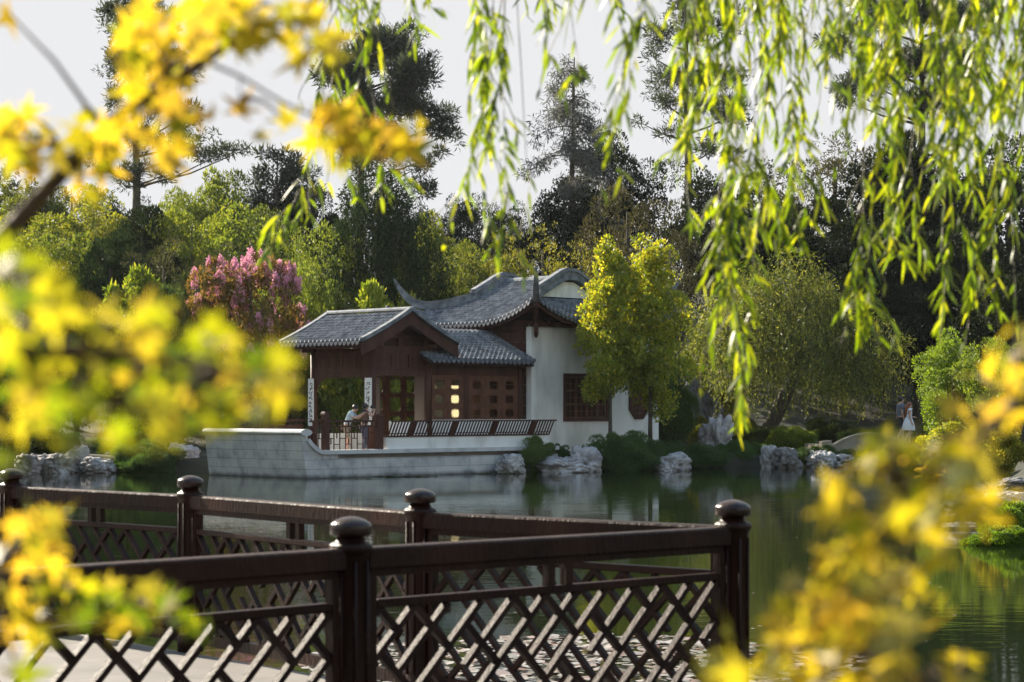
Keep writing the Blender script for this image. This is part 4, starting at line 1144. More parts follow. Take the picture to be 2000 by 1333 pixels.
# ================================================================== people
def skin_body(name, verts, edges, mat, parent=None, sub=2, root=0):
    """one continuous surface grown over a joint skeleton: verts [(co, radius)]"""
    me = bpy.data.meshes.new(name); me.from_pydata([v[0] for v in verts], edges, []); o = bpy.data.objects.new(name, me); COL.objects.link(o)
    md = o.modifiers.new('skin', 'SKIN'); md.use_smooth_shade = True
    for i, v in enumerate(verts):
        sv_ = me.skin_vertices[0].data[i]; r = v[1]; sv_.radius = (r, r) if not isinstance(r, tuple) else r; sv_.use_root = (i == root)
    sb = o.modifiers.new('sub', 'SUBSURF'); sb.levels = sub; sb.render_levels = sub
    dg = bpy.context.evaluated_depsgraph_get(); ev = o.evaluated_get(dg)
    m2 = bpy.data.meshes.new_from_object(ev); m2.name = name
    bpy.data.objects.remove(o)
    for p in m2.polygons: p.use_smooth = True
    m2.materials.clear()
    return link_mesh(name, m2, mat, parent)
def ellip(mb, c, r, n=14, rot=None):
    vs = []; fs = []
    for i in range(n//2+1):
        th = math.pi*i/(n//2)
        for k in range(n):
            ph = 2*math.pi*k/n; v = Vector((r[0]*math.sin(th)*math.cos(ph), r[1]*math.sin(th)*math.sin(ph), r[2]*math.cos(th)))
            if rot: v = rot@v
            vs.append(Vector(c)+v)
    for i in range(n//2):
        for k in range(n): fs.append((i*n+k, i*n+(k+1)%n, (i+1)*n+(k+1)%n, (i+1)*n+k))
    mb.add(vs, fs, True)
def person(loc, rz, label, J, cloth, hair, legs_mat, top_mat, long_hair=False, sleeve=.5, skirt=None, shorts=False, group=None):
    """J: joint positions in local axes, x = forward, y = left, z = up"""
    o = empty('person', loc, rz, label, 'person', group)
    V_ = {k: Vector(v) for k, v in J.items()}
    order = ['pelvis','waist','chest','neck','skull0','skull1']
    verts = []; edges = []; idx = {}
    def av(k, co, r):
        idx[k] = len(verts); verts.append((tuple(co), r)); return idx[k]
    def ae(a, b): edges.append((idx[a], idx[b]))
    av('pelvis', V_['pelvis'], (.14,.11)); av('waist', V_['waist'], (.125,.10)); av('chest', V_['chest'], (.15,.11)); av('neckb', V_['chest'].lerp(V_['head'], .42), .062); av('neck', V_['chest'].lerp(V_['head'], .62), .055)
    hd = (V_['head']-V_['chest']).normalized(); fw = V_['face'].normalized()
    av('jaw', V_['head']-hd*.05+fw*.02, .075); av('head', V_['head']+hd*.03, (.085,.095)); av('crown', V_['head']+hd*.09-fw*.01, .07)
    for a, b in (('pelvis','waist'),('waist','chest'),('chest','neckb'),('neckb','neck'),('neck','jaw'),('jaw','head'),('head','crown')): ae(a, b)
    av('nose', V_['head']+fw*.098-hd*.005, .013); ae('head', 'nose')
    for s in ('l', 'r'):
        sh, el, wr = V_['sh_'+s], V_['el_'+s], V_['wr_'+s]; hp, kn, an, to = V_['hip_'+s], V_['kn_'+s], V_['an_'+s], V_['toe_'+s]
        av('sh'+s, sh, .058); av('ua'+s, sh.lerp(el, .5), .048); av('el'+s, el, .040); av('fa'+s, el.lerp(wr, .45), .037); av('wr'+s, wr, .026)
        hand = V_['hd_'+s]; av('pa'+s, wr.lerp(hand, .5), (.040,.018)); av('kn_'+s, hand, (.042,.017))
        ae('chest','sh'+s); ae('sh'+s,'ua'+s); ae('ua'+s,'el'+s); ae('el'+s,'fa'+s); ae('fa'+s,'wr'+s); ae('wr'+s,'pa'+s); ae('pa'+s,'kn_'+s)
        av('hp'+s, hp, .088); av('th'+s, hp.lerp(kn, .5), .075); av('kk'+s, kn, .056); av('cf'+s, kn.lerp(an, .35), .055); av('an'+s, an, .036); av('he'+s, an+Vector((-.03,0,-.05)), .036); av('to'+s, to, (.042,.026))
        ae('pelvis','hp'+s); ae('hp'+s,'th'+s); ae('th'+s,'kk'+s); ae('kk'+s,'cf'+s); ae('cf'+s,'an'+s); ae('an'+s,'to'+s); ae('an'+s,'he'+s)
    body = skin_body('body', verts, edges, M['skin'], o)
    bmx = bmesh.new(); bmx.from_mesh(body.data)
    for s in ('l', 'r'):                                # five curled fingers on each hand, joined into the body mesh
        wr, hand = V_['wr_'+s], V_['hd_'+s]; hdv = (hand-wr).normalized(); sd = hdv.cross(Vector((0,0,1)))
        if sd.length < .2: sd = Vector((0,1,0))
        sd.normalize(); cu = sd.cross(hdv).normalized()
        if cu.z > 0: cu = -cu
        ch = []
        for q, ln in ((-1.5,.065),(-.5,.078),(.5,.074),(1.5,.058)):
            b0 = hand+sd*(q*.02); ch.append([b0-hdv*.012, b0+hdv*ln*.45, b0+hdv*ln*.75+cu*ln*.28, b0+hdv*ln*.82+cu*ln*.62])
        b0 = wr.lerp(hand, .35)+sd*.03*(1 if s == 'l' else -1); sgn = (1 if s == 'l' else -1)
        ch.append([b0, b0+sd*sgn*.025+hdv*.02, b0+sd*sgn*.03+hdv*.048+cu*.01, b0+sd*sgn*.02+hdv*.066+cu*.02])
        fm = MB()
        for c in ch: fm.tube(c, [.0095,.009,.008,.006], 6)
        off = len(bmx.verts); nv = [bmx.verts.new(v) for v in fm.v]
        for f in fm.f:
            try: bmx.faces.new([nv[i] for i in f]).smooth = True
            except ValueError: pass
    bmx.to_mesh(body.data); bmx.free()
    # ears + eyes + mouth
    sdh = Vector((-fw.y, fw.x, 0)).normalized(); m = MB()
    for s in (-1, 1): ellip(m, V_['head']+sdh*(.098*s)-fw*.005+hd*.005, (.012,.02,.032), 8)
    m.build('ears', M['skin'], o)
    m = MB()
    for s in (-1, 1): ellip(m, V_['head']+fw*.082+sdh*(.034*s)+hd*.022, (.012,.012,.010), 8)
    m.build('eyes', M['ink'], o)
    # hair
    m = MB(); rt = hd.to_track_quat('Z', 'Y').to_matrix()
    ellip(m, V_['head']+hd*.055-fw*.032, (.108,.108,.105), 18, rt)
    if long_hair:
        pth = [V_['head']+hd*.06-fw*.06, V_['head']-hd*.06-fw*.095, V_['head']-hd*.20-fw*.10, V_['head']-hd*.34-fw*.10+Vector((0,0,-.04)), V_['head']-hd*.46-fw*.09+Vector((0,0,-.06))]
        m.tube(pth, [.09,.098,.085,.07,.03], 10)
    m.build('hair', M[hair], o)
    # top
    tv = [(tuple(V_['pelvis']+Vector((0,0,-.02))), (.162,.135)), (tuple(V_['waist']), (.150,.122)), (tuple(V_['chest']), (.168,.128)), (tuple(V_['chest'].lerp(V_['head'], .33)), .085)]; te = [(0,1),(1,2),(2,3)]
    for s in ('l', 'r'):
        b0 = len(tv); tv += [(tuple(V_['sh_'+s]), .077), (tuple(V_['sh_'+s].lerp(V_['el_'+s], sleeve*.6)), .066), (tuple(V_['sh_'+s].lerp(V_['el_'+s], sleeve)), .064)]; te += [(2,b0),(b0,b0+1),(b0+1,b0+2)]
    skin_body('shirt' if not skirt else 'dress_top', tv, te, M[top_mat], o)
    if skirt:
        m = MB(); pz = V_['waist'].z; px, py = V_['waist'].x, V_['waist'].y; pr_ = [(.125,.02),(.15,-.06),(.185,-.14),(.22,-.26),(.255,-.40),(.258,-skirt)]
        n = 28; vs = []; fs = []
        for (r, z) in pr_:
            for k in range(n):
                t = 2*math.pi*k/n; q = r*(1+.07*math.sin(7*t)*min(1, -z/.3 if z < 0 else 0)); vs.append((px+q*math.cos(t), py+q*math.sin(t)*.95, pz+z))
        for i in range(len(pr_)-1):
            for k in range(n): fs.append((i*n+k, i*n+(k+1)%n, (i+1)*n+(k+1)%n, (i+1)*n+k))
        m.add(vs, fs, True); m.build('skirt', M[legs_mat], o)
    else:
        lv = [(tuple(V_['pelvis']+Vector((0,0,.03))), (.155,.125))]; le = []
        for s in ('l', 'r'):
            b0 = len(lv); hp, kn, an = V_['hip_'+s], V_['kn_'+s], V_['an_'+s]
            if shorts: lv += [(tuple(hp), .108), (tuple(hp.lerp(kn, .5)), .096), (tuple(hp.lerp(kn, .95)), .088)]
            else: lv += [(tuple(hp), .106), (tuple(kn), .076), (tuple(an+Vector((0,0,.03))), .062)]
            le += [(0,b0),(b0,b0+1),(b0+1,b0+2)]
        skin_body('shorts' if shorts else 'trousers', lv, le, M[legs_mat], o)
    m = MB()                                            # shoes
    for s in ('l', 'r'):
        an, to = V_['an_'+s], V_['toe_'+s]; ellip(m, an.lerp(to, .5)+Vector((0,0,-.02)), (.14,.052,.045), 12, Matrix.Rotation(math.atan2((to-an).y, (to-an).x), 3, 'Z'))
    m.build('shoes', M['camera_black'], o)
    return o
def std(h=1.0, lean=0.0):
    return dict(pelvis=(0,0,.93), waist=(.02+lean*.3,0,1.08), chest=(.03+lean,0,1.30), head=(.06+lean*1.7,0,1.56), face=(1,0,-.1),
        sh_l=(.03+lean,.18,1.40), sh_r=(.03+lean,-.18,1.40), el_l=(.0+lean,.23,1.12), el_r=(0+lean,-.23,1.12), wr_l=(.08+lean,.22,.89), wr_r=(.08+lean,-.22,.89), hd_l=(.11+lean,.21,.80), hd_r=(.11+lean,-.21,.80),
        hip_l=(0,.09,.88), hip_r=(0,-.09,.88), kn_l=(.03,.10,.48), kn_r=(.03,-.10,.48), an_l=(0,.10,.085), an_r=(0,-.10,.085), toe_l=(.15,.12,.03), toe_r=(.15,-.12,.03))
# photographers on the terrace
def on_terrace(x, t):
    # find s on the line t = const that is seen at pixel column x
    k = (x-1000)/FPX; base = Vector(PAV_LOC)+Vt*t
    s = (k*base.y-base.x)/(Us.x-k*Us.y); return PW(s, t, FL)
J = std(lean=.16); J.update(head=(.33,0,1.52), face=(1,0,-.25), el_l=(.36,.22,1.18), el_r=(.36,-.22,1.20), wr_l=(.58,.10,1.32), wr_r=(.58,-.10,1.34), hd_l=(.65,.05,1.37), hd_r=(.65,-.05,1.39), kn_r=(.12,-.1,.48), an_r=(.06,-.10,.085), toe_r=(.2,-.1,.03))
pm = on_terrace(676, .95)
man = person(pm, R(-8), 'person in a pale blue shirt and khaki shorts stooping to look into a raised camera', J, None, 'hair', 'khaki', 'blue_shirt', shorts=True, sleeve=.75, group='two visitors photographing on the terrace')
def camera_thing(loc, rz, label):
    o = empty('photo_camera', loc, rz, label, 'camera'); m = MB(); m.cbox(-.035,.035,-.07,.07,-.045,.045,.01); m.cbox(-.02,.02,-.028,.028,.045,.07,.008); m.build('camera_body', M['camera_black'], o)
    m = MB(); m.tube([(.035,0,0),(.06,0,0),(.10,0,0),(.12,0,0)], [.034,.036,.034,.036], 14); m.build('lens', M['camera_black'], o); return o
camera_thing(pm+Matrix.Rotation(R(-8),3,'Z')@Vector((.58,0,1.46)), R(-8), 'black camera held to the eye by the person in the blue shirt')
J = std(lean=.03); J.update(head=(.07,0,1.55), el_l=(.22,.36,1.24), el_r=(.20,-.36,1.26), wr_l=(.33,.16,1.44), wr_r=(.33,-.16,1.46), hd_l=(.35,.09,1.50), hd_r=(.35,-.09,1.50))
pw = on_terrace(711, .62)
person(pw, R(20), 'person in a brown top and dark jeans with elbows out holding a camera up', J, None, 'hair', 'jeans', 'brown_top', sleeve=.35, group='two visitors photographing on the terrace')
camera_thing(pw+Matrix.Rotation(R(20),3,'Z')@Vector((.27,0,1.58)), R(20), 'black camera held up by the person in the brown top')
# couple by the arched bridge
cY = 83.9; c1 = P(1757, 868, cY); c2 = P(1774, 870, cY-.5)
cg = .885
J = std(); J.update(kn_l=(.14,.09,.50), an_l=(.16,.09,.085), toe_l=(.31,.10,.03), an_r=(-.16,-.09,.10), toe_r=(-.02,-.10,.03), face=(1,.2,0))
k = person((c1.x, cY, cg), R(12), 'person in a grey shirt and dark shorts walking beside the pond behind a companion', J, None, 'hair', 'dark_short', 'grey_shirt', shorts=True, sleeve=.7, group='couple strolling by the pond'); k.scale = (1.14,)*3
J = std(); J.update(kn_l=(.10,.07,.48), an_l=(.05,.07,.085), toe_l=(.2,.08,.03), an_r=(-.2,-.06,.12), toe_r=(-.06,-.07,.03), el_l=(.08,.22,1.14), wr_l=(.24,.14,1.10), hd_l=(.31,.10,1.10))
k = person((c2.x, cY-.5, cg), R(5), 'person with long auburn hair in a short white dress strolling by the pond', J, None, 'auburn', 'white_dress', 'white_dress', long_hair=True, sleeve=.2, skirt=.52, group='couple strolling by the pond'); k.scale = (1.0,)*3

# stepped garden wall with a tile coping, right of the hall
gw = empty('garden_wall', (P(1285,0,86).x, 86, 0), R(44), 'small white garden wall with a sloping grey tile coping right of the pavilion', 'wall')
m = MB(); m.prism([(-.7,2.6),(.75,2.6),(.75,3.85),(-.7,4.5)], 'y', -.1, .1); m.build('white_panel', M['plaster'], gw)
m = MB(); m.sweep([(-.8,0,4.68),(.85,0,3.94)], [(-.24,-.08),(.24,-.08),(.12,.10),(-.12,.10)]); m.build('coping', M['ridge'], gw)
# ================================================================== bank planting
HB = 'shrubs along the water edge'
def shrub_px(key, x, ytop, ybot, wpx, Y, label, color=(1,1,1), group=HB, name='shrub', depth=1.0, cat='shrub'):
    p = P(x, ybot, Y); t = P(x, ytop, Y); return plant(key, name, (p.x, Y, p.z), wpx*Y/FPX, (t.z-p.z)*1.02, label, cat, group, color, trunk=False, depth=depth)
shrub_px('shrub', 1036, 852, 922, 100, 75.6, 'rounded green shrub covering the right end of the stone terrace', (1.78,1.71,1.40))
shrub_px('shrub', 1085, 868, 915, 70, 77.2, 'low dark shrub behind the flat pale rock under the white wall', (1.24,1.32,1.40))
shrub_px('shrub', 1215, 846, 924, 135, 76.4, 'wide bushy dark green shrub at the foot of the golden trees', (1.32,1.55,1.55))
shrub_px('shrub', 1262, 862, 924, 90, 77.2, 'dark shrub between the golden trees and the pale pointed rock', (1.16,1.40,1.47))
shrub_px('shrub', 1340, 866, 918, 110, 80, 'dark mound shrub right of the pale pointed rock', (1.08,1.24,1.32))
shrub_px('shrub', 1380, 874, 916, 80, 80.8, 'low dark shrub in front of the upright scholar stone', (1.08,1.32,1.32))
shrub_px('shrub', 1442, 862, 914, 90, 82.5, 'dark green shrub between the scholar stone and the rock pair', (1.16,1.47,1.24))
shrub_px('shrub_light', 1538, 836, 892, 100, 86.5, 'bright green sunlit shrub above the rock pair', (.9,1.15,.8))
shrub_px('shrub', 1570, 862, 905, 70, 86.8, 'dark shrub to the right of the bright sunlit one, left of the arched bridge', (1.24,1.55,1.24))
shrub_px('shrub', 290, 862, 930, 150, 75.2, 'large dark mounded shrub on the left shore by the terrace', (0.96,1.12,1.12))
shrub_px('shrub', 10, 850, 925, 70, 76, 'dark shrub at the left edge of the photo above the shore', (0.96,1.12,1.12))
shrub_px('shrub', 240, 845, 890, 160, 79, 'dark planting behind the rocks on the left shore', (1.08,1.16,1.08))
shrub_px('shrub', 90, 840, 890, 150, 79.5, 'dark planting behind the tan rocks at the far left', (1.08,1.16,1.08))
shrub_px('shrub', 1308, 722, 885, 90, 83.5, 'tall dark leafy bush against the right end of the white wall', (.9,1,.7))
shrub_px('shrub', 1310, 800, 880, 70, 85, 'leafy dark shrub beside the stone pillar', (1.40,1.40,1.08))
shrub_px('shrub_gold', 1365, 815, 880, 60, 86.5, 'yellow-green leafy plant between the pillar and the scholar stone', (.75,.7,.8))
shrub_px('shrub_light', 1978, 985, 1078, 150, 37.5, 'low bright green spreading shrub at the right edge over the water', (.75,1.1,.6), group='shrubs on the right bank')
shrub_px('shrub_light', 1960, 1030, 1085, 130, 35.5, 'second low spreading green shrub right beside the water at the right edge', (.6,.95,.55), group='shrubs on the right bank')
shrub_px('shrub_gold', 1860, 830, 935, 150, 56, 'feathery yellow-green bush on the right bank below the couple', (1,1,1), group='shrubs on the right bank')
shrub_px('shrub_gold', 1945, 800, 945, 120, 54, 'tall golden bush at the right edge above the grey rocks', (.95,.85,1), group='shrubs on the right bank')
shrub_px('shrub_gold', 1830, 905, 950, 90, 52, 'small orange-yellow bush at the water right of the couple', (1.3,.9,1), group='shrubs on the right bank')
shrub_px('shrub', 1880, 850, 920, 130, 62, 'green shrub behind the feathery yellow-green bush', (1.1,1.1,.8), group='shrubs on the right bank')
shrub_px('shrub', 1840, 800, 885, 90, 86, 'dark shrub just right of the strolling couple', (.9,1,.7), group='shrubs on the right bank')
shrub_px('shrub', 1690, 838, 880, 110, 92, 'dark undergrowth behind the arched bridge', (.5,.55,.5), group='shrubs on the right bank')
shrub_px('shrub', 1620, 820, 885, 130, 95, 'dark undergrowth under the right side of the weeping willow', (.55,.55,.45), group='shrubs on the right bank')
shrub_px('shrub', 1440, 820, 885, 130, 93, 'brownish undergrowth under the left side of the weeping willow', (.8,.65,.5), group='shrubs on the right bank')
shrub_px('shrub_gold', 1390, 760, 870, 110, 92, 'loose yellow-leaved shrub left of the weeping willow trunk', (.55,.5,.6), group='shrubs on the right bank')
for i, (x, yt, yb, w_, Y, lab, col) in enumerate([
 (1600, 872, 914, 90, 81.6, 'dark low shrub at the water left of the arched bridge end', (.6,.7,.6)),
 (1665, 880, 916, 90, 81.3, 'dark low shrub at the water in front of the arched bridge', (.55,.65,.55)),
 (1725, 876, 918, 90, 80.6, 'dark shrub at the water below the strolling couple', (.6,.7,.5)),
 (1480, 866, 912, 70, 83, 'grassy green clump between the two shore rocks and the scholar stone', (.9,1.1,.7)),
 (1560, 880, 914, 60, 83.2, 'low green clump just right of the rock pair', (.8,.9,.6)),
 (1780, 884, 925, 80, 77, 'olive shrub on the corner of the right bank', (1,.9,.5)),
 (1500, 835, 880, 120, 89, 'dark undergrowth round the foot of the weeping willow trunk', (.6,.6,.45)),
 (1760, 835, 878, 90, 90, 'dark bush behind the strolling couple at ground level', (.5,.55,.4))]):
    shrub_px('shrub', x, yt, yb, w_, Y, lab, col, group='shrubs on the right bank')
# ================================================================== trees
T = tree_px
# left hillside
T('mid_a', 30, 365, 220, 128, 'hazy olive-green tree at the far left of the hilltop', (1.1,1,.9))
T('light_a', 140, 360, 200, 130, 'round light green tree left of the tall left pine', (.8,.85,.9))
T('dark_b', 250, 395, 150, 126, 'dark tree at the foot of the tall left pine')
T('mid_b', 345, 372, 170, 124, 'light green tree just right of the tall left pine trunk', (1.4,1.35,1))
T('mid_a', 425, 335, 150, 126, 'round yellow-green tree standing highest on the left hilltop', (1.5,1.45,1))
T('dark_a', 600, 372, 170, 124, 'dark spreading tree between the rounded pine and the weeping conifer')
T('light_a', 70, 420, 260, 112, 'wide sunlit yellow-green tree at the left edge below the hilltop', (.85,.9,.8))
T('light_b', 190, 400, 190, 114, 'sunlit yellow-green tree with a pointed top on the left slope', (1,1,.9))
T('dark_a', 275, 412, 120, 108, 'dark upright tree in the middle of the left slope', (1.6,1.7,1.3))
T('light_a', 375, 410, 150, 108, 'rounded lit tree right of the dark upright tree on the left slope', (.85,.95,.85))
T('light_b', 455, 412, 120, 106, 'lit tree with a bright left edge above the pink tree', (.8,.95,.9))
T('mid_b', 520, 410, 150, 110, 'mid green tree behind the pink tree, left of the hanging willow spray')
T('mid_a', 110, 470, 240, 98, 'broad green tree low on the left slope behind the blurred maple', (1.1,1.1,.9))
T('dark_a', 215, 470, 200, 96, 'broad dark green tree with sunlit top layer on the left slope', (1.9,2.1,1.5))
T('olive_a', 320, 470, 190, 95, 'feathery grey-olive tree low on the left slope', (1.05,1.1,1.1))
T('olive_a', 440, 478, 170, 96, 'feathery olive tree directly above the pink tree', (.95,1.05,1.05))
T('shrub_gold', 265, 532, 150, 87, 'small tiered yellow-green tree left of the pink tree', (.6,.72,.9), name='small_tree')
T('shrub', 330, 575, 150, 86, 'dark green bush left of the pink tree', (1.1,1.1,1), name='bush', cat='bush')
T('mid_a', 20, 540, 200, 90, 'green tree at the left edge behind the blurred maple', (1,1,.9))
for X_, Y_, h_, w_, lab in ((-23, 60, 15, 13, 'unseen tall tree added past the left edge to shade the terrace prow'), (-27, 47, 16, 14, 'unseen tall tree added half way along the pond to shade the prow')):
    plant('dark_a', 'broadleaf_tree', (X_-8, Y_, gz(X_-8, Y_)), w_, h_, lab, 'tree', 'unseen trees added on the left for shade', (1.5,1.6,1.2))  # out-of-view trees added to darken the prow face
T('dark_a', 20, 500, 260, 73, 'big dark tree on the left shore behind the blurred maple boughs', (1.2,1.3,1))
T('mid_a', -110, 470, 300, 66, 'tall tree at the left edge standing on the near left shore', (.8,.9,.7))
T('dark_a', 150, 590, 220, 84, 'dark green tree on the left shore behind the blurred maple', (1.5,1.6,1.3))
# centre
T('mid_b', 640, 446, 190, 93, 'tall grey-green sunlit tree left behind the porch roof', (1.25,1.25,1.05))
T('mid_b', 590, 520, 140, 90, 'green tree between the pink tree and the porch roof', (1.4,1.4,1.1))
T('shrub_gold', 722, 560, 90, 88, 'small bright yellow-green bush behind the porch ridge', (.75,.85,.9), name='bush', cat='bush')
T('shrub_light', 770, 590, 80, 90, 'pale compound-leaved bush left of the upswept roof tip', (.8,.9,.8), name='bush', cat='bush')
T('light_b', 850, 425, 150, 106, 'yellow-green tree right of the weeping conifer', (.62,.68,.6))
T('mid_b', 900, 480, 160, 98, 'green tree with orange tips behind the roof saddle', (1.0,.95,.75))
T('light_a', 960, 500, 150, 100, 'yellow-green tree behind the left slope of the main roof', (.62,.62,.6))
T('mid_b', 800, 500, 110, 100, 'small green tree under the weeping conifer', (.8,.85,.75))
T('twiggy', 1060, 440, 190, 104, 'twiggy shrub with sparse pale leaves above the main roof', (.75,.7,.8))
T('twiggy', 1135, 470, 150, 102, 'sparse pale-leaved shrub behind the roof ridge end', (.85,.8,.7))
T('twiggy', 990, 455, 120, 108, 'thin grey twiggy shrub below the sparse pine', (.5,.5,.6))
T('olive_a', 1225, 365, 230, 110, 'rounded brownish olive tree above the golden trees', (1.0,.95,.9))
T('olive_a', 1310, 440, 200, 104, 'dull olive tree between the golden trees and the weeping willow', (.7,.7,.65))
T('dark_b', 1195, 255, 230, 132, 'very dark dense round tree between the sparse pine and the airy pine')
T('dark_b', 1100, 380, 200, 128, 'dark low tree behind the sparse pine trunk', (1.2,1.2,1.1))
T('dark_b', 900, 385, 160, 134, 'dark hazy tree on the skyline in the centre gap', (1.5,1.5,1.4))
T('dark_b', 800, 400, 150, 130, 'dark tree on the skyline behind the weeping conifer', (1.3,1.3,1.2))
T('dark_b', 985, 400, 120, 136, 'small dark skyline tree left of the sparse pine', (1.5,1.5,1.4))
# right: tall wood, its shade painted into the dark leaf colour
DG = 'dark trees on the right'
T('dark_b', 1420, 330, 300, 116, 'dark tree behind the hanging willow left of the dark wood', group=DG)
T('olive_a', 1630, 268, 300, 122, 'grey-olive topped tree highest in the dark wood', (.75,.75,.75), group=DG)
T('dark_a', 1780, 290, 360, 118, 'broad shade-darkened tree in the middle of the dark wood', (.8,.8,.8), group=DG)
T('dark_b', 1970, 275, 330, 112, 'shade-darkened tree at the right edge of the dark wood', (.8,.8,.8), group=DG)
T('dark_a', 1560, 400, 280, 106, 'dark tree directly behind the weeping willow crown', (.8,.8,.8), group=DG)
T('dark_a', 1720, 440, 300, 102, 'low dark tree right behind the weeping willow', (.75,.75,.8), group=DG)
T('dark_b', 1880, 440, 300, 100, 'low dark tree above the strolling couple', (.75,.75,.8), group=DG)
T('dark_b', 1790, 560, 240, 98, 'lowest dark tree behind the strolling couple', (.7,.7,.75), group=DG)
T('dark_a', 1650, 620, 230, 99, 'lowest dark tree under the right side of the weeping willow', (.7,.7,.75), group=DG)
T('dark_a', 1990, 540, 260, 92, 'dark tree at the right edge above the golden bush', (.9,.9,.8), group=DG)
T('light_b', 1862, 650, 150, 74, 'bright green leafy tree just right of the strolling couple', (.75,1.05,.7), group='trees on the right bank')
T('light_a', 1960, 660, 160, 70, 'leafy green tree at the right edge behind the blurred maple', (.7,.9,.7), group='trees on the right bank')
# behind the pavilion, seen through the open porch
T('light_a', 640, 690, 120, 90, 'bright green bush seen through the open porch', (.7,.9,.7), name='bush', cat='bush', group='greenery seen through the porch')
T('mid_b', 700, 700, 110, 94, 'mid green bush seen through the porch beside the inner column', (1.2,1.3,1), name='bush', cat='bush', group='greenery seen through the porch')
T('light_b', 790, 690, 120, 92, 'sunlit bush glowing through the lattice screen', (1.1,1.1,.8), name='bush', cat='bush', group='greenery seen through the porch')
T('mid_a', 560, 740, 130, 88, 'green bush left of the porch behind the terrace railing', (.9,1,.9), name='bush', cat='bush', group='greenery seen through the porch')
# golden trees before the white wall
GG = 'golden trees before the white wall'
def gold(x, ytop, wpx, Y, ybase, label, seed, key='gold'):
    p = P(x, ybase, Y); t = P(x, ytop, Y); o = plant(key, 'golden_tree', (p.x, Y, p.z-.2), wpx*Y/FPX, t.z-p.z+.4, label, 'tree', GG, (1,1,1), rz=seed); return o
gold(1192, 484, 152, 77.0, 862, 'left one of the two golden-green trees before the white wall', .6)
gold(1270, 478, 172, 78.0, 862, 'right one of the two golden-green trees before the white wall', 2.7, 'gold_b')
# pink crape myrtle
p = P(490, 820, 86); cg = gz(p.x, 86)
o = plant('rust', 'crape_myrtle', (p.x, 86, cg), 258*86/FPX, P(0, 503, 86).z-cg, 'crape myrtle with bronze leaves and pink blossom left of the porch', 'tree', None, rz=.4)
rng = rng_(77); _, _, cs_, rs_ = broad_crown(23, nclump=110, W=10., H=10., z0=1.0, rmin=.5, rmax=1.05)
fc = []; fr_ = []
for c, r in zip(cs_, rs_):
    for q in range(7):
        u = rnd_dirs(rng, 1)[0]; u[2] = abs(u[2])*.9+.1
        rad = math.hypot(c[0], c[1])/5; hh = (c[2]-5.0)/5
        if rng.uniform() < .10+.62*max(0, hh)+.35*max(0, rad-.55):
            fc.append(c+unit(u[None])[0]*r*1.05); fr_.append(np.array([.16,.16,.30])*rng.uniform(.8,1.5))
V, F = clump_leaves(np.array(fc), np.array(fr_), 260, .10, .09, rng, up=.5, shell=(.3, 1.0))
link_mesh('blossom', np_mesh('blossom', V, F), M['blossom'], o)

# pines
pine('pine_tree', 272, 400, 138, (262, -40), [(225,20,35,30),(275,60,50,40),(215,55,25,15),(250,130,60,40),(330,140,60,30),(215,180,30,35),(300,210,50,40),(370,235,45,25),(390,260,30,20),(350,300,50,25),(430,310,50,22),(480,296,25,18),(250,340,40,35),(310,335,30,30),(185,320,25,20),(330,60,40,30),(280,0,50,30),(270,270,50,35)],
     'tall pine at upper left half hidden by yellow maple leaves', seed=31)
pine('pine_tree', 706, 420, 138, (706, 60), [(700,105,60,45),(760,85,65,45),(810,135,45,50),(670,160,50,50),(780,195,60,40),(720,225,60,50),(805,75,25,25),(650,115,20,30),(850,240,45,42),(882,255,22,30),(860,292,25,15),(822,330,35,22),(832,372,35,28),(760,295,50,40),(690,300,50,40),(790,150,50,40)],
     'tall rounded pine with big dark clumps left of the centre gap', seed=32, dens=34)
pine('pine_tree', 1345, 420, 140, (1335, -60), [(1330,10,50,30),(1300,70,45,28),(1370,60,60,36),(1270,110,36,18),(1320,150,70,28),(1400,140,60,36),(1290,200,50,22),(1370,210,60,28),(1430,225,50,36),(1310,260,40,22),(1400,290,50,28),(1250,235,22,14),(1420,40,40,30)],
     'airy tall pine behind the hanging willow right of the sparse pine', seed=33, dens=20)
pine('pine_tree', 1800, 420, 126, (1795, -80), [(1790,20,90,36),(1870,50,60,36),(1840,130,80,40),(1700,160,70,30),(1760,110,60,28),(1860,155,46,28),(1640,180,46,22),(1620,100,36,26),(1810,205,46,36),(1700,40,60,28),(1660,190,40,20),(1900,30,30,20),(1780,270,40,25)],
     'tall dark pine behind the hanging willow at upper right', seed=34, dens=34)
pine('pine_tree', -25, 420, 132, (-25, 220), [(10,308,30,18),(30,338,30,13),(0,290,25,15),(28,372,20,14),(-10,340,30,20)], 'pine branch reaching in at the left edge of the sky', seed=35, r=.2)
pine('pine_tree', 540, 470, 124, (545, 300), [(522,300,26,18),(560,312,36,24),(500,340,38,24),(570,350,45,30),(530,380,50,30),(500,400,40,30),(600,390,40,30),(592,330,25,20),(550,420,60,30)], 'low rounded dark pine on the left skyline', seed=36, r=.2, dens=34)
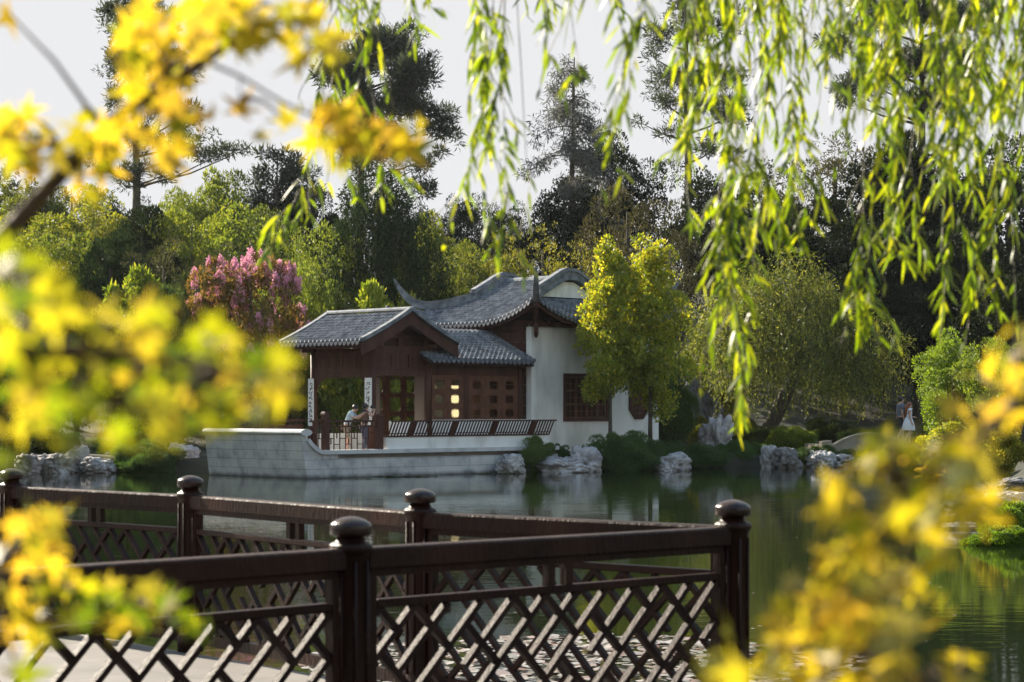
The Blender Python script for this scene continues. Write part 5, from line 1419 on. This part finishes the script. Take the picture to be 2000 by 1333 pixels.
# sparse drooping conifer
def droopy():
    Y = 130; b = P(1118, 470, Y); g = gz(b.x, Y); o = empty('sparse_conifer', (b.x, Y, g), 0, 'sparse grey-green conifer with bare drooping branches against the sky', 'tree', 'tall pines above the hillside')
    rng = rng_(41); rr = random.Random(41); top = P(1122, 112, Y).z-g; mb = MB()
    mb.tube([(0,0,-.4),(0.05,0,top*.25),(-.05,0,top*.5),(.05,0,top*.75),(.12,0,top)], [.28,.24,.19,.12,.04], 8)
    st = []; ln = []; tips = []; rads = []
    for i in range(46):
        z = top*rr.uniform(.34, .99); f = (top-z)/top; L_ = (1.0+5.2*f**.8)*rr.uniform(.6, 1.1); az = rr.uniform(0, 6.28)
        pts = []
        for q in range(6):
            t = q/5; pts.append(Vector((math.cos(az)*L_*t, math.sin(az)*L_*t, z+.5*t*L_*.3-L_*.52*t*t)))
        mb.tube(pts, [.055,.045,.035,.028,.018,.008], 4)
        for q in range(int(5+L_*3.2)):
            t = rr.uniform(.25, 1); k = min(4, int(t*5)); p = pts[k].lerp(pts[k+1], t*5-k); tips.append(np.array(p)+rng.normal(size=3)*.22); rads.append(np.array([.3,.3,.24])*rr.uniform(.6,1.4))
    mb.build('trunk', M['bark'], o)
    V, F = clump_leaves(np.array(tips), np.array(rads), 20, .36, .06, rng, up=-.2, shell=(.05, 1.0), droop=.3)
    link_mesh('crown', np_mesh('sparse_crown', V, F), M['lf_grey'], o)
droopy()
# weeping trees
def weeping(name, x, ytop, ybot, wpx, Y, label, mat, nstr, step, Lg, Wd, seed, trunk_px=None, dome=.5, color=(1,1,1), lmin=.35, group=None, lift_=0.0):
    p = P(x, ybot, Y); g = gz(p.x, Y); H = P(x, ytop, Y).z-g; Rw = wpx*Y/FPX/2
    o = empty(name, (p.x, Y, g), 0, label, 'tree', group); rng = rng_(seed); rr = random.Random(seed)
    zb = max(.3, P(x, ybot, Y).z-g); st = []; ln = []
    for i in range(nstr):
        a = rng.uniform(0, 2*math.pi); r = math.sqrt(rng.uniform(0, 1))
        lump = 1+.16*math.sin(3*a+seed)+.12*math.sin(8*a+1)
        x_, y_ = math.cos(a)*r*Rw*lump, math.sin(a)*r*Rw*lump
        zt = zb+(H-zb)*(1-dome*r**2.2)*(.92+.08*math.sin(5*a+r*9))
        s0 = zt-rng.uniform(0, .25)*(H-zb)*(1 if rng.uniform() < .5 else 0)
        st.append((x_, y_, s0)); low = zb+(rng.uniform(-.1,.35)*(.5+.5*(1-r))+lift_*max(0, 1-r*1.1)*rng.uniform(.6,1.3))*(H-zb); ln.append(max(.5, min(s0-low, (H-zb)*rng.uniform(lmin, 1.0))))
    V, F = strand_leaves(st, ln, rng, step, Lg, Wd, outdir=(0, 0), sway=.10, curl=.25)
    # leafy dome cap
    V2, F2 = clump_leaves(np.array([[s[0], s[1], s[2]] for s in st[:220]]), np.tile(np.array([[.5,.5,.35]]), (min(220, nstr), 1)), 14, Lg*1.1, Wd, rng, up=-.2, shell=(.2, 1))
    V, F = merge([(V, F), (V2, F2)])
    c = link_mesh('crown', np_mesh(name+'_crown', V, F), M[mat], o); c.color = (*color, 1)
    mb = MB(); k = trunk_px or (0, 0)
    b = Vector((k[0], 0, -.4)); t = Vector((k[1], 0, H*.48)); mb.tube([b, b.lerp(t, .35), b.lerp(t, .7), t], [.42,.34,.30,.24], 10)
    for i in range(12):
        s = st[rr.randrange(nstr)]; e = Vector(s)*.93; m_ = t.lerp(e, .5)+Vector((0,0,.5)); mb.tube([t.lerp(b, rr.uniform(0,.2)), t.lerp(m_, .5), m_, e], [.17,.13,.09,.03], 6)
    mb.build('trunk', M['bark'], o); return o
weeping('weeping_willow', 1525, 494, 812, 410, 90, 'broad weeping willow with a leaning trunk on the far bank', 'lf_willow', 1250, .08, .20, .05, 51, trunk_px=(-1.1, 1.1), dome=.55, lift_=.30)
weeping('weeping_conifer', 742, 318, 640, 235, 95, 'dark drooping conifer rising behind the porch roof', 'lf_dark', 800, .12, .24, .06, 52, dome=.75, color=(1.7,1.9,1.6), lmin=.2, group='trees on the hillside behind the pavilion')

# ================================================================== floating leaves
def pads(name, cx, cy, rx, ry, n, r0, r1, mat, label, seed):
    rng = rng_(seed); V = []; F = []; k = 7
    for i in range(n):
        a = rng.uniform(0, 6.28); q = math.sqrt(rng.uniform()); x = cx+math.cos(a)*q*rx*(1+.2*math.sin(3*a)); y = cy+math.sin(a)*q*ry; r = rng.uniform(r0, r1); tl = rng.normal(size=2)*.12
        b = len(V); z = .012+.01*(i % 5)/5
        for j in range(k):
            t = 2*math.pi*j/k+a; V.append((x+r*math.cos(t), y+r*math.sin(t)*.9, z+max(-.006, r*(tl[0]*math.cos(t)+tl[1]*math.sin(t)))))
        F.append(list(range(b, b+k)))
    o = link_mesh(name, np_mesh(name, np.array(V), np.array(F)), M[mat]); return tag(o, label, 'floating leaves', None, 'stuff')
pads('floating_leaves', .75, 18.4, 2.5, 3.1, 2600, .03, .085, 'pad', 'patch of pale and reddish leaves floating on the water beyond the near lattice railing', 61)
c = PW(-7.3, -1.0, 0); pads('floating_plants', c.x, c.y, 1.0, .35, 160, .03, .09, 'pad_green', 'small green floating plants in front of the stone terrace', 62)
c = PW(-9.8, -1.2, 0); pads('floating_plants', c.x, c.y, 1.1, .25, 90, .02, .06, 'pad_green', 'thin line of floating leaves below the prow of the terrace', 63)
c = PW(-2.8, -1.0, 0); pads('floating_plants', c.x, c.y, 1.4, .3, 140, .03, .08, 'pad_green', 'green floating plants where the terrace meets the round shrub', 64)
rng = rng_(65)
V = []; F = []
for i in range(260):                              # stray petals and leaves on the open water
    y = rng.uniform(14, 60); x = rng.uniform(-.2, .2)*y*1.1; r = rng.uniform(.01,.03); b = len(V)
    if pond_sd(x, y)[0] > -.5: continue
    for j in range(5): V.append((x+r*math.cos(1.257*j+i), y+r*math.sin(1.257*j+i), .008))
    F.append(list(range(b, b+5)))
tag(link_mesh('floating_petals', np_mesh('floating_petals', np.array(V), np.array(F)), M['pad']), 'stray petals scattered over the open green water', 'petals', None, 'stuff')

# ================================================================== foreground willow
def willow_leaf(p, d, n_, L_, W_, droop, V, F):
    s = d.cross(n_).normalized(); b = len(V); u = s.cross(d)
    for (t, w_) in ((0, .04), (.2, .75), (.5, 1.0), (.8, .55)):
        c = p+d*(L_*t)+Vector((0, 0, -droop*L_*t*t))
        V.append(c+s*(W_*w_/2)+u*(W_*w_*.16)); V.append(c-s*(W_*w_/2)+u*(W_*w_*.16))
    V.append(p+d*L_+Vector((0, 0, -droop*L_)))
    F += [(b,b+2,b+3,b+1),(b+2,b+4,b+5,b+3),(b+4,b+6,b+7,b+5),(b+6,b+8,b+8,b+7)]
wil = empty('willow_tree', (3.1, 4.6, gz(3.1, 4.6)), 0, 'overhanging willow whose leafy strands hang from the top of the photo', 'tree')
wl0 = Vector(wil.location)
rr = random.Random(91)
LIMBS = []                                        # limbs above the frame from which the strands hang
for e in ((-1.3,6.0,4.25), (-.4,5.4,4.1), (.6,6.6,4.5), (1.4,7.2,4.6), (1.3,5.6,4.4)):
    a_ = Vector((2.6,5.6,4.4)); e_ = Vector(e); m_ = a_.lerp(e_, .5)+Vector((0,0,.3))
    LIMBS += [a_.lerp(m_, k/8) for k in range(9)]+[m_.lerp(e_, k/8) for k in range(1, 9)]
def wstrand(path, dens=1.0, leaf0=0.0, L0=.074, seed=0, kill=0.0):
    """path [(px,py,Y)] from top to tip"""
    r2 = random.Random(seed*13+7); pts = [P(*q)-wl0 for q in path]
    lp = min(LIMBS, key=lambda v: (v-wl0-pts[0]).length+abs((v-wl0-pts[0]).x)*.6)-wl0; pts = [lp, lp.lerp(pts[0], .45)+Vector((0,0,.12))]+pts
    dn = []
    for i in range(len(pts)-1):
        k = max(2, int((pts[i+1]-pts[i]).length/.05))
        for j in range(k):
            t = j/k; p0 = pts[max(i-1,0)]; p1 = pts[i]; p2 = pts[i+1]; p3 = pts[min(i+2,len(pts)-1)]
            dn.append(.5*((2*p1)+(-p0+p2)*t+(2*p0-5*p1+4*p2-p3)*t*t+(-p0+3*p1-3*p2+p3)*t**3))
    dn.append(pts[-1]); m = len(dn); w1, w2, w3 = r2.uniform(0, 6.28), r2.uniform(2.2, 4.5), r2.uniform(.006, .022)
    dn = [p+Vector((w3*math.sin(w1+w2*i*.05)-w3*math.sin(w1), w3*math.cos(w1*2+w2*i*.06)-w3*math.cos(w1*2), 0)) for i, p in enumerate(dn)]
    mb = MB(); mb.tube(dn, [max(.0011, .0034*(1-i/m)) for i in range(m)], 4)
    o = mb.build('hanging_branch', M['twig'], wil)
    V = []; F = []
    lines = [(dn, leaf0)]
    tot = sum((dn[i+1]-dn[i]).length for i in range(m-1))
    for k in range(int(tot*3.4*dens)):                   # side twigs
        j = r2.randrange(int(m*max(.03, leaf0*.8)), max(int(m*max(.03, leaf0*.8))+1, int(m*.92))); ln = r2.uniform(.10, .34); az = r2.uniform(0, 6.28); q = dn[j]; ln = max(.05, min(ln, q.z-dn[-1].z-.02)); tw = []
        for u in range(7):
            t = u/6; tw.append(q+Vector((math.cos(az)*.09*math.sin(t*1.5), math.sin(az)*.09*math.sin(t*1.5), -ln*t)))
        mb.tube(tw, [.0014]*6+[.0007], 4); lines.append((tw, 0))
    me_ = mb.build('tmp', M['twig']); old = o.data; o.data = me_.data; bpy.data.objects.remove(me_); bpy.data.meshes.remove(old)
    for ln_, l0_ in lines:
        acc = r2.random(); ph1 = r2.uniform(9, 15); ph2 = r2.uniform(0, 6.28); mm = len(ln_); tot_ = sum((ln_[i+1]-ln_[i]).length for i in range(mm-1)); run = 0
        for i in range(mm-1):
            sg = ln_[i+1]-ln_[i]; sl_ = sg.length; run += sl_
            if run/tot_ < l0_: continue
            acc += sl_*dens*128*(.12+.88*max(0, math.sin(run*ph1+ph2)+.25))
            while acc > 1:
                acc -= 1
                p = ln_[i]+sg*r2.random(); az = r2.uniform(0, 6.28); dd = sg.normalized()
                out = Vector((math.cos(az), math.sin(az)*.9, 0)); sp = r2.uniform(.2, .7)
                d = (dd*(1-sp)+out*sp+Vector((0,0,-.3))).normalized()
                nn = Vector((r2.gauss(0,.6), r2.gauss(0,.6), r2.gauss(0,.6)))+out
                endf = 1-.35*max(0, run/tot_-.85)/.15
                willow_leaf(p, d, nn, L0*r2.choice((r2.uniform(.35,.7), r2.uniform(.7,1.15), r2.uniform(.8,1.35)))*endf, .0108*r2.uniform(.75, 1.2), r2.uniform(-.05,.45), V, F)
    if V:
        Fq = [f for f in F]
        link_mesh('leaves', np_mesh('willow_leaves', np.array([v[:] for v in V]), np.array(Fq)), M['lf_wnear'], o)
    return o
# hand-laid strands (pixel path, distance)
WS = [
 ([(690,-60),(655,60),(640,200),(615,320),(575,420),(520,505)], 6.2, .9, .35),
 ([(700,-60),(680,80),(650,220),(625,340),(590,400),(560,440)], 6.6, .8, .3),
 ([(660,-60),(640,100),(615,260),(600,330),(612,430)], 6.4, .6, .4),
 ([(735,-60),(700,100),(722,230),(735,300),(742,385)], 5.6, .55, .2),
 ([(760,-60),(745,40),(770,100),(776,180)], 5.4, .6, .2),
 ([(690,-60),(720,120),(700,220),(690,300),(715,385)], 5.8, .55, .3),
 ([(800,-60),(815,10),(822,60),(812,100)], 6.0, .5, .1),
 ([(950,-60),(960,60),(950,150),(940,250),(905,350),(870,480)], 5.6, .85, .35),
 ([(965,-60),(955,120),(955,200),(960,330),(985,450),(1012,545)], 5.4, .8, .35),
 ([(960,-60),(950,160),(935,260),(940,330),(968,470),(965,560)], 5.6, .7, .4),
 ([(985,-60),(965,140),(965,260),(1000,330),(1010,420)], 5.8, .5, .4),
 ([(900,-60),(935,60),(950,130),(955,210)], 5.6, .5, .3),
 ([(1060,-60),(1068,40),(1062,100),(1050,90)], 5.4, .6, .2),
 ([(1110,-60),(1125,60),(1135,130),(1100,190)], 5.2, .7, .2),
 ([(1010,-60),(1015,120),(1022,300),(1030,360),(1010,470)], 5.6, .18, .8),
 ([(1240,-60),(1235,60),(1215,200),(1180,310),(1170,420)], 4.9, .6, .45),
 ([(1270,-60),(1220,160),(1200,290),(1215,340)], 5.0, .5, .5),
 ([(1190,-60),(1200,20),(1225,120),(1230,190)], 5.0, .4, .2),
 ([(1350,-60),(1345,140),(1345,240),(1310,310),(1330,350)], 5.8, .85, .3),
 ([(1375,-60),(1360,180),(1350,300),(1345,380),(1355,450)], 6.0, .7, .3),
 ([(1330,-60),(1340,60),(1350,140),(1330,220)], 5.9, .6, .2),
 ([(1470,-60),(1460,120),(1440,300),(1425,420),(1430,540),(1445,640),(1470,760),(1465,850)], 5.6, 1.25, .3),
 ([(1480,-60),(1475,200),(1450,380),(1420,470),(1400,560),(1440,660),(1455,720)], 5.8, 1.0, .5),
 ([(1500,-60),(1490,250),(1480,400),(1470,520),(1480,540)], 5.9, .7, .4),
 ([(1440,-60),(1440,150),(1420,300),(1400,400),(1400,470)], 6.2, .8, .3),
 ([(1550,-60),(1565,150),(1560,300),(1555,400),(1572,495)], 5.8, .85, .2),
 ([(1535,-60),(1530,120),(1530,260),(1540,380),(1560,430)], 6.1, .8, .2),
 ([(1600,-60),(1600,120),(1625,210),(1640,245)], 5.2, .8, .2),
 ([(1700,-60),(1700,200),(1690,400),(1680,540),(1660,620),(1645,675)], 5.8, .75, .2),
 ([(1720,-60),(1710,180),(1690,420),(1690,560),(1705,620),(1725,690)], 5.9, .8, .3),
 ([(1690,-60),(1680,200),(1670,290),(1640,335)], 6.0, .7, .5),
 ([(1770,-60),(1760,200),(1740,350),(1730,440),(1750,500),(1780,480)], 6.0, .9, .2),
 ([(1800,-60),(1790,240),(1760,380),(1740,480),(1735,530)], 6.2, .8, .2),
 ([(1850,-60),(1850,200),(1830,330),(1810,430),(1790,480)], 6.3, .8, .2),
 ([(1880,-60),(1880,250),(1870,450),(1855,560),(1840,670)], 6.0, .8, .2),
 ([(1900,-60),(1890,280),(1880,480),(1880,600),(1870,680)], 6.2, .8, .2),
 ([(1940,-60),(1940,250),(1945,420),(1950,540),(1960,640)], 6.0, .8, .2),
 ([(1960,-60),(1920,200),(1860,330),(1840,420),(1830,500)], 6.6, .7, .2),
 ([(1990,-60),(1990,100),(1940,170),(1900,260),(1880,330)], 6.4, .6, .2),
 ([(2010,-60),(1995,150),(1980,350),(1985,500),(1995,640)], 6.2, .7, .1),
]
for i, (pth, Y, dens, l0) in enumerate(WS):
    wstrand([(x, y, Y+.06*((i*7+j*3) % 5)) for j, (x, y) in enumerate(pth)], dens*(.78 if i < 17 else .95), min(.8, l0+.12), seed=i)
# fill of the dense upper right curtain
def envelope(x):
    ks = [(640,60),(760,60),(830,40),(900,40),(1000,60),(1150,50),(1250,80),(1330,190),(1400,330),(1480,300),(1560,330),(1620,170),(1680,300),(1760,400),(1860,450),(1940,470),(2040,480)]
    for (a, b), (c, d) in zip(ks, ks[1:]):
        if a <= x <= c: return b+(d-b)*(x-a)/(c-a)
    return 300
for i in range(58):
    x = 1310+730*((i*.618034) % 1.0)**.75 if i > 9 else 650+650*((i*.618034) % 1.0)
    ye = envelope(min(x, 2040))*rr.uniform(.3, 1.0); Y = rr.uniform(5.6, 7.6); sw = rr.uniform(-60, 60)
    wstrand([(x+sw*.3, -60, Y), (x+sw*.1, ye*.3, Y), (x-sw*.4, ye*.65, Y), (x+rr.uniform(-25,25), ye, Y)], rr.uniform(.6, .95), .05, seed=200+i)
mb = MB()
g0 = 0
def AW(x, y, z): return Vector((x, y, z))-wl0
mb.tube([Vector((0,0,-.4)), AW(3.15,4.7,1.8), AW(3.0,5.0,3.0), AW(2.8,5.4,4.0), AW(2.5,5.7,4.6)], [.24,.19,.16,.13,.10], 12)
for (e, r0) in (((-1.3,6.0,4.25), .07), ((-.4,5.4,4.1), .05), ((.6,6.6,4.5), .06), ((1.4,7.2,4.6), .05), ((1.3,5.6,4.4), .05)):
    a = AW(2.6,5.6,4.4); e = AW(*e); m_ = a.lerp(e, .5)+Vector((0,0,.3)); mb.tube([a, a.lerp(m_,.5), m_, m_.lerp(e,.5), e], [r0,r0*.85,r0*.7,r0*.5,r0*.25], 8)
mb.build('trunk', M['bark'], wil)

# ================================================================== foreground maples
def leaf_shape(rng):
    lob = [(-115,.55),(-90,.22),(-62,.85),(-34,.33),(0,1.0),(34,.33),(62,.85),(90,.22),(115,.55),(180,.12)]
    pts = []
    for a, r in lob:
        a = R(a+rng.normal()*4); r *= 1+rng.normal()*.05; pts.append((math.sin(a)*r, math.cos(a)*r))
    return pts
def maple_leaves(centres, normals, tips, sizes, seed):
    rng = rng_(seed); V = []; F = []
    for c, n, t, s in zip(centres, normals, tips, sizes):
        n = Vector(n).normalized(); t = Vector(t); t = (t-n*t.dot(n))
        if t.length < 1e-3: t = n.orthogonal()
        t.normalize(); x = t.cross(n); b = len(V); c = Vector(c); pts = leaf_shape(rng); cu = rng.uniform(-.25, .35)
        V.append(c)
        for (px, py) in pts:
            rr2 = px*px+py*py; V.append(c+x*(px*s)+t*(py*s)-n*(rr2*s*cu))
        k = len(pts)
        for i in range(k): F.append((b, b+1+i, b+1+(i+1) % k))
    return np.array([v[:] for v in V]), np.array(F)
YK = {}
def bough(parent, root0, name, path, clumps, mat, seed, size=.034, rad=(.016,.004), cover=1.0, dy=.12, yk=1.0, cov=3.6):
    size *= .84*yk; cover *= cov; rad = (rad[0]*yk, rad[1]*yk)
    path = [(x, y, Y*yk) for x, y, Y in path]; clumps = [(x, y, a_, b_, Y*yk) for x, y, a_, b_, Y in clumps]
    """a branch along pixel path [(x,y,Y)], with leaf clusters [(x,y,rx,ry,Y)] on twigs"""
    rng = rng_(seed); rr = random.Random(seed); mb = MB()
    pts = [P(*q)-root0 for q in path]; m = len(pts)
    mb.tube(pts, [rad[0]+(rad[1]-rad[0])*i/(m-1) for i in range(m)], 8)
    C = []; NN = []; TT = []; SS = []
    for (x, y, rx, ry, Y) in clumps:
        c = P(x, y, Y)-root0; q = min(pts, key=lambda p_: (p_-c).length); mid = q.lerp(c, .5)+Vector((0, 0, .01))
        if (q-c).length > .02: mb.tube([q, mid, c], [.0035,.0025,.0012], 5)
        sp = size*FPX/Y; n = max(1, int(cover*1.5*math.pi*rx*ry/(sp*sp*1.1)))
        for i in range(n):
            a = rr.uniform(0, 6.283); f = math.sqrt(rr.random()); px = x+rx*f*math.cos(a); py = y+ry*f*math.sin(a); d = Y+rr.gauss(0, dy)
            p = P(px, py, d)-root0
            C.append(p[:]); u = rnd_dirs(rng, 1)[0]*.95+np.array([-.42,.50,.50]); NN.append(u); TT.append((rr.gauss(0,.6)+.3, rr.gauss(0,.5), rr.gauss(-.45,.5))); SS.append(size*rr.uniform(.65, 1.2))
            if i % 4 == 0: mb.tube([c, Vector(p)], [.0012,.0008], 4)
    o = mb.build('branch', M['bark_warm'], parent)
    V, F = maple_leaves(C, NN, TT, SS, seed)
    link_mesh('leaves', np_mesh('maple_leaves', V, F), M[mat], o); return o
U, UK = 1.9, 1.25
mgz = gz(-1.05, 1.9)
mp = empty('maple_tree', (-1.05, 1.9, mgz), 0, 'yellow-green maple in the left foreground, its blurred boughs framing the photo', 'tree'); r0 = Vector(mp.location)
mb = MB(); tk = [Vector((0,0,-.3)), Vector((.02,.02,.7)), P(-420,760,1.9)-r0, P(-330,560,1.9)-r0]
mb.tube(tk, [.10,.075,.055,.035], 10)
mb.tube([P(-330,560,1.9)-r0, P(-250,560,1.9)-r0, P(-120,540,2.2)-r0, P(-60,520,1.86*UK)-r0], [.03,.024,.018,.013], 8)
mb.tube([P(-420,760,1.9)-r0, P(-250,720,1.7)-r0, P(-60,690,1.55*.97)-r0], [.03,.02,.010], 8)
mb.tube([P(-440,900,1.9)-r0, P(-250,1100,1.9)-r0, P(-60,1120,1.95)-r0], [.03,.018,.008], 8)
mb.build('trunk', M['bark_warm'], mp)
U = 1.9; UK = 1.25
bough(mp, r0, 'upper', [(-60,520,1.86),(0,470,U),(70,395,U),(140,320,U),(200,250,U),(270,195,U),(330,165,U),(400,120,U),(470,70,U),(560,30,1.95),(650,-20,2.0)],
  [(300,60,85,70,U),(420,50,110,55,U),(330,120,90,45,U),(250,95,40,50,U),(530,55,90,40,U),(600,80,60,35,1.95),(255,170,35,45,U),(310,235,75,50,U),(290,290,50,40,1.85),(360,215,35,35,U),(210,265,55,30,U),(150,290,50,40,U),(60,265,70,28,U),(20,245,40,35,U),(165,330,40,45,U),(300,320,25,20,U),(60,290,35,22,U),(160,215,15,12,U),(55,220,12,14,U),(480,20,120,25,1.95),(600,20,70,25,2.0),(15,25,16,22,U),(65,315,35,30,U),(570,100,30,25,1.95)],
  'lf_maple_o', 101, .036, rad=(.009,.003), yk=1.25, cov=4.2)
bough(mp, r0, 'upper2', [(400,120,U),(470,150,U),(550,200,U),(620,230,U),(700,235,U),(760,250,U)],
  [(700,225,70,40,U),(770,250,50,38,U),(650,215,45,35,U),(720,285,80,35,1.85),(640,265,40,50,U),(780,285,40,25,U),(660,300,25,30,U)], 'lf_maple_o', 102, .036, rad=(.002,.0008), yk=1.25, cov=3.2)
# the two clear single leaves
o = bough(mp, r0, 'single', [(470,150,U),(468,190,U)], [(562,240,2,2,U)], 'lf_maple', 104, .030, rad=(.001,.0006), cover=.01, yk=1.25)
V, F = maple_leaves([P(468,218,U*UK)-r0, P(505,262,U*UK)-r0, P(415,225,U*UK)-r0], [(.1,-1,.15),(.3,-.8,.5),(-.5,-.7,.3)], [(.3,0,.9),(.5,0,-.8),(-.8,0,.3)], [.036,.024,.024], 105); link_mesh('leaves', np_mesh('maple_leaves', V, F), M['lf_maple_o'], mp)
Lf = 1.5
bough(mp, r0, 'left', [(-60,690,1.55),(60,680,Lf),(180,690,Lf),(300,700,Lf),(420,720,Lf),(540,745,Lf)],
  [(40,540,90,55,Lf),(110,590,60,50,1.45),(30,620,60,60,Lf),(60,700,80,50,1.6),(170,700,90,50,1.62),(240,630,80,40,Lf),(320,640,70,40,Lf),(400,660,60,40,Lf),(300,720,90,50,1.55),(410,730,80,45,Lf),(500,720,60,40,Lf),(550,760,55,38,Lf),(480,790,70,40,Lf),(350,800,90,45,1.45),(230,800,90,45,Lf),(120,790,80,45,Lf),(40,780,60,50,Lf),(210,850,50,25,1.45),(60,850,35,25,Lf),(140,858,20,16,Lf),(420,830,50,25,Lf),(0,860,25,30,Lf),(330,845,25,16,1.45)],
  'lf_maple', 103, .030, rad=(.010,.002), cover=1.05, dy=.12, yk=.97, cov=3.0)
lb = bough(mp, r0, 'low', [(-60,1120,1.95),(20,1130,2.0),(90,1140,2.0),(180,1160,2.0),(290,1190,2.0),(390,1225,2.0)],
  [(130,1140,45,28,2.0),(200,1165,60,30,2.0),(270,1170,55,34,2.0),(330,1195,50,30,2.0),(385,1225,32,20,2.0),(160,1200,60,25,1.95),(250,1215,50,22,2.0),(60,1250,50,20,2.0),(40,1320,60,14,1.9)], 'lf_maple', 106, .033, rad=(.006,.0015))
bough(mp, r0, 'low_orange', [(-60,1120,1.95),(0,1100,2.0),(50,1060,2.0),(100,1020,2.0)],
  [(40,1010,45,25,2.0),(95,1030,38,30,2.0),(30,1060,50,40,2.0),(85,1085,40,35,2.0),(25,1130,45,40,2.0),(60,1180,50,35,2.0),(20,1220,40,25,2.0),(120,1000,22,14,2.0)], 'lf_maple_o', 107, .035, rad=(.005,.0015))
mgz2 = gz(1.0, 2.0)
m2 = empty('maple_tree', (.98, 2.0, mgz2), 0, 'yellow maple in the right foreground, blurred and rising from the lower right corner', 'tree'); r1 = Vector(m2.location)
mb = MB(); mb.tube([Vector((0,0,-.3)), Vector((.0,.0,.5)), P(2180,1420,1.9)-r1], [.07,.05,.03], 10)
mb.tube([P(2180,1420,1.9)-r1, P(2140,1000,1.9)-r1, P(2060,740,1.9)-r1], [.022,.015,.008], 8); mb.tube([P(2180,1420,1.9)-r1, P(1990,1400,1.8)-r1, P(1880,1360,1.75)-r1], [.022,.014,.008], 8)
mb.build('trunk', M['bark_warm'], m2)
Q = 1.75
bough(m2, r1, 'up', [(2060,740,1.9),(1990,780,1.85),(1920,850,1.8),(1850,900,Q),(1760,960,Q),(1690,1040,Q)],
  [(1975,700,45,40,1.85),(1950,760,60,40,1.85),(1990,650,30,30,1.85),(1900,810,60,40,1.8),(1850,880,70,35,Q),(1790,900,50,30,Q),(1710,890,50,38,Q),(1740,860,40,25,Q),(1650,935,60,22,Q),(1690,925,55,32,Q),(1820,950,50,25,Q),(1760,990,70,40,Q),(1660,1010,70,45,Q),(1730,1050,80,45,Q),(1600,1080,45,30,Q),(1660,1080,55,35,Q),(1800,1020,60,35,Q),(1850,1060,35,30,Q),(1930,910,50,30,Q),(1790,1100,60,40,Q),(1720,1120,60,35,Q),(1870,970,70,40,Q),(1900,1010,40,30,Q)],
  'lf_maple_o', 111, .041, rad=(.008,.0018), dy=.15, cov=3.9)
bough(m2, r1, 'low', [(1880,1360,1.75),(1800,1330,1.7),(1700,1280,1.7),(1600,1260,1.7),(1500,1270,1.7),(1420,1300,1.7)],
  [(1690,1170,70,40,1.7),(1620,1200,65,40,1.7),(1550,1215,60,38,1.7),(1480,1250,60,36,1.7),(1420,1290,45,30,1.7),(1540,1290,80,35,1.65),(1640,1280,90,40,1.65),(1740,1240,70,45,1.7),(1760,1310,90,30,1.7),(1850,1320,60,20,1.7),(1400,1325,55,12,1.7),(1600,1330,90,16,1.65),(1800,1180,45,40,1.7),(1880,1270,35,25,1.75),(1580,1150,50,30,1.7),(1690,1225,90,40,1.75),(1470,1320,80,20,1.7),(1700,1320,90,25,1.65)],
  'lf_maple_o', 112, .041, rad=(.008,.0018), dy=.15, cov=4.8)

# unseen trees added behind the viewpoint to cut skylight and darken lacquer reflections
me, tm, W_, H_ = PROTO['dark_a']; n_ = len(me.vertices); co = np.empty(n_*3, dtype=np.float32); me.vertices.foreach_get('co', co); co = co.reshape(-1, 3)
Vg = []; Fg = []; q = np.arange(n_).reshape(-1, 4)[::2]
for k, (x, y, s_) in enumerate([(-17,-17,1.6),(-6,-22,1.7),(8,-24,1.5)]):
    a = k*1.1; rot = np.array([[math.cos(a),-math.sin(a),0],[math.sin(a),math.cos(a),0],[0,0,1]])
    Vg.append((co@rot.T)*np.array([s_*1.3,s_*1.3,s_])+np.array([x,y,.4])); Fg.append(q+k*n_)
o = link_mesh('added_grove', np_mesh('added_grove', np.concatenate(Vg), np.concatenate(Fg)), M['lf_dark'])
tag(o, 'unseen dark trees added behind the viewpoint to cut skylight and reflections', 'trees', None, 'stuff')
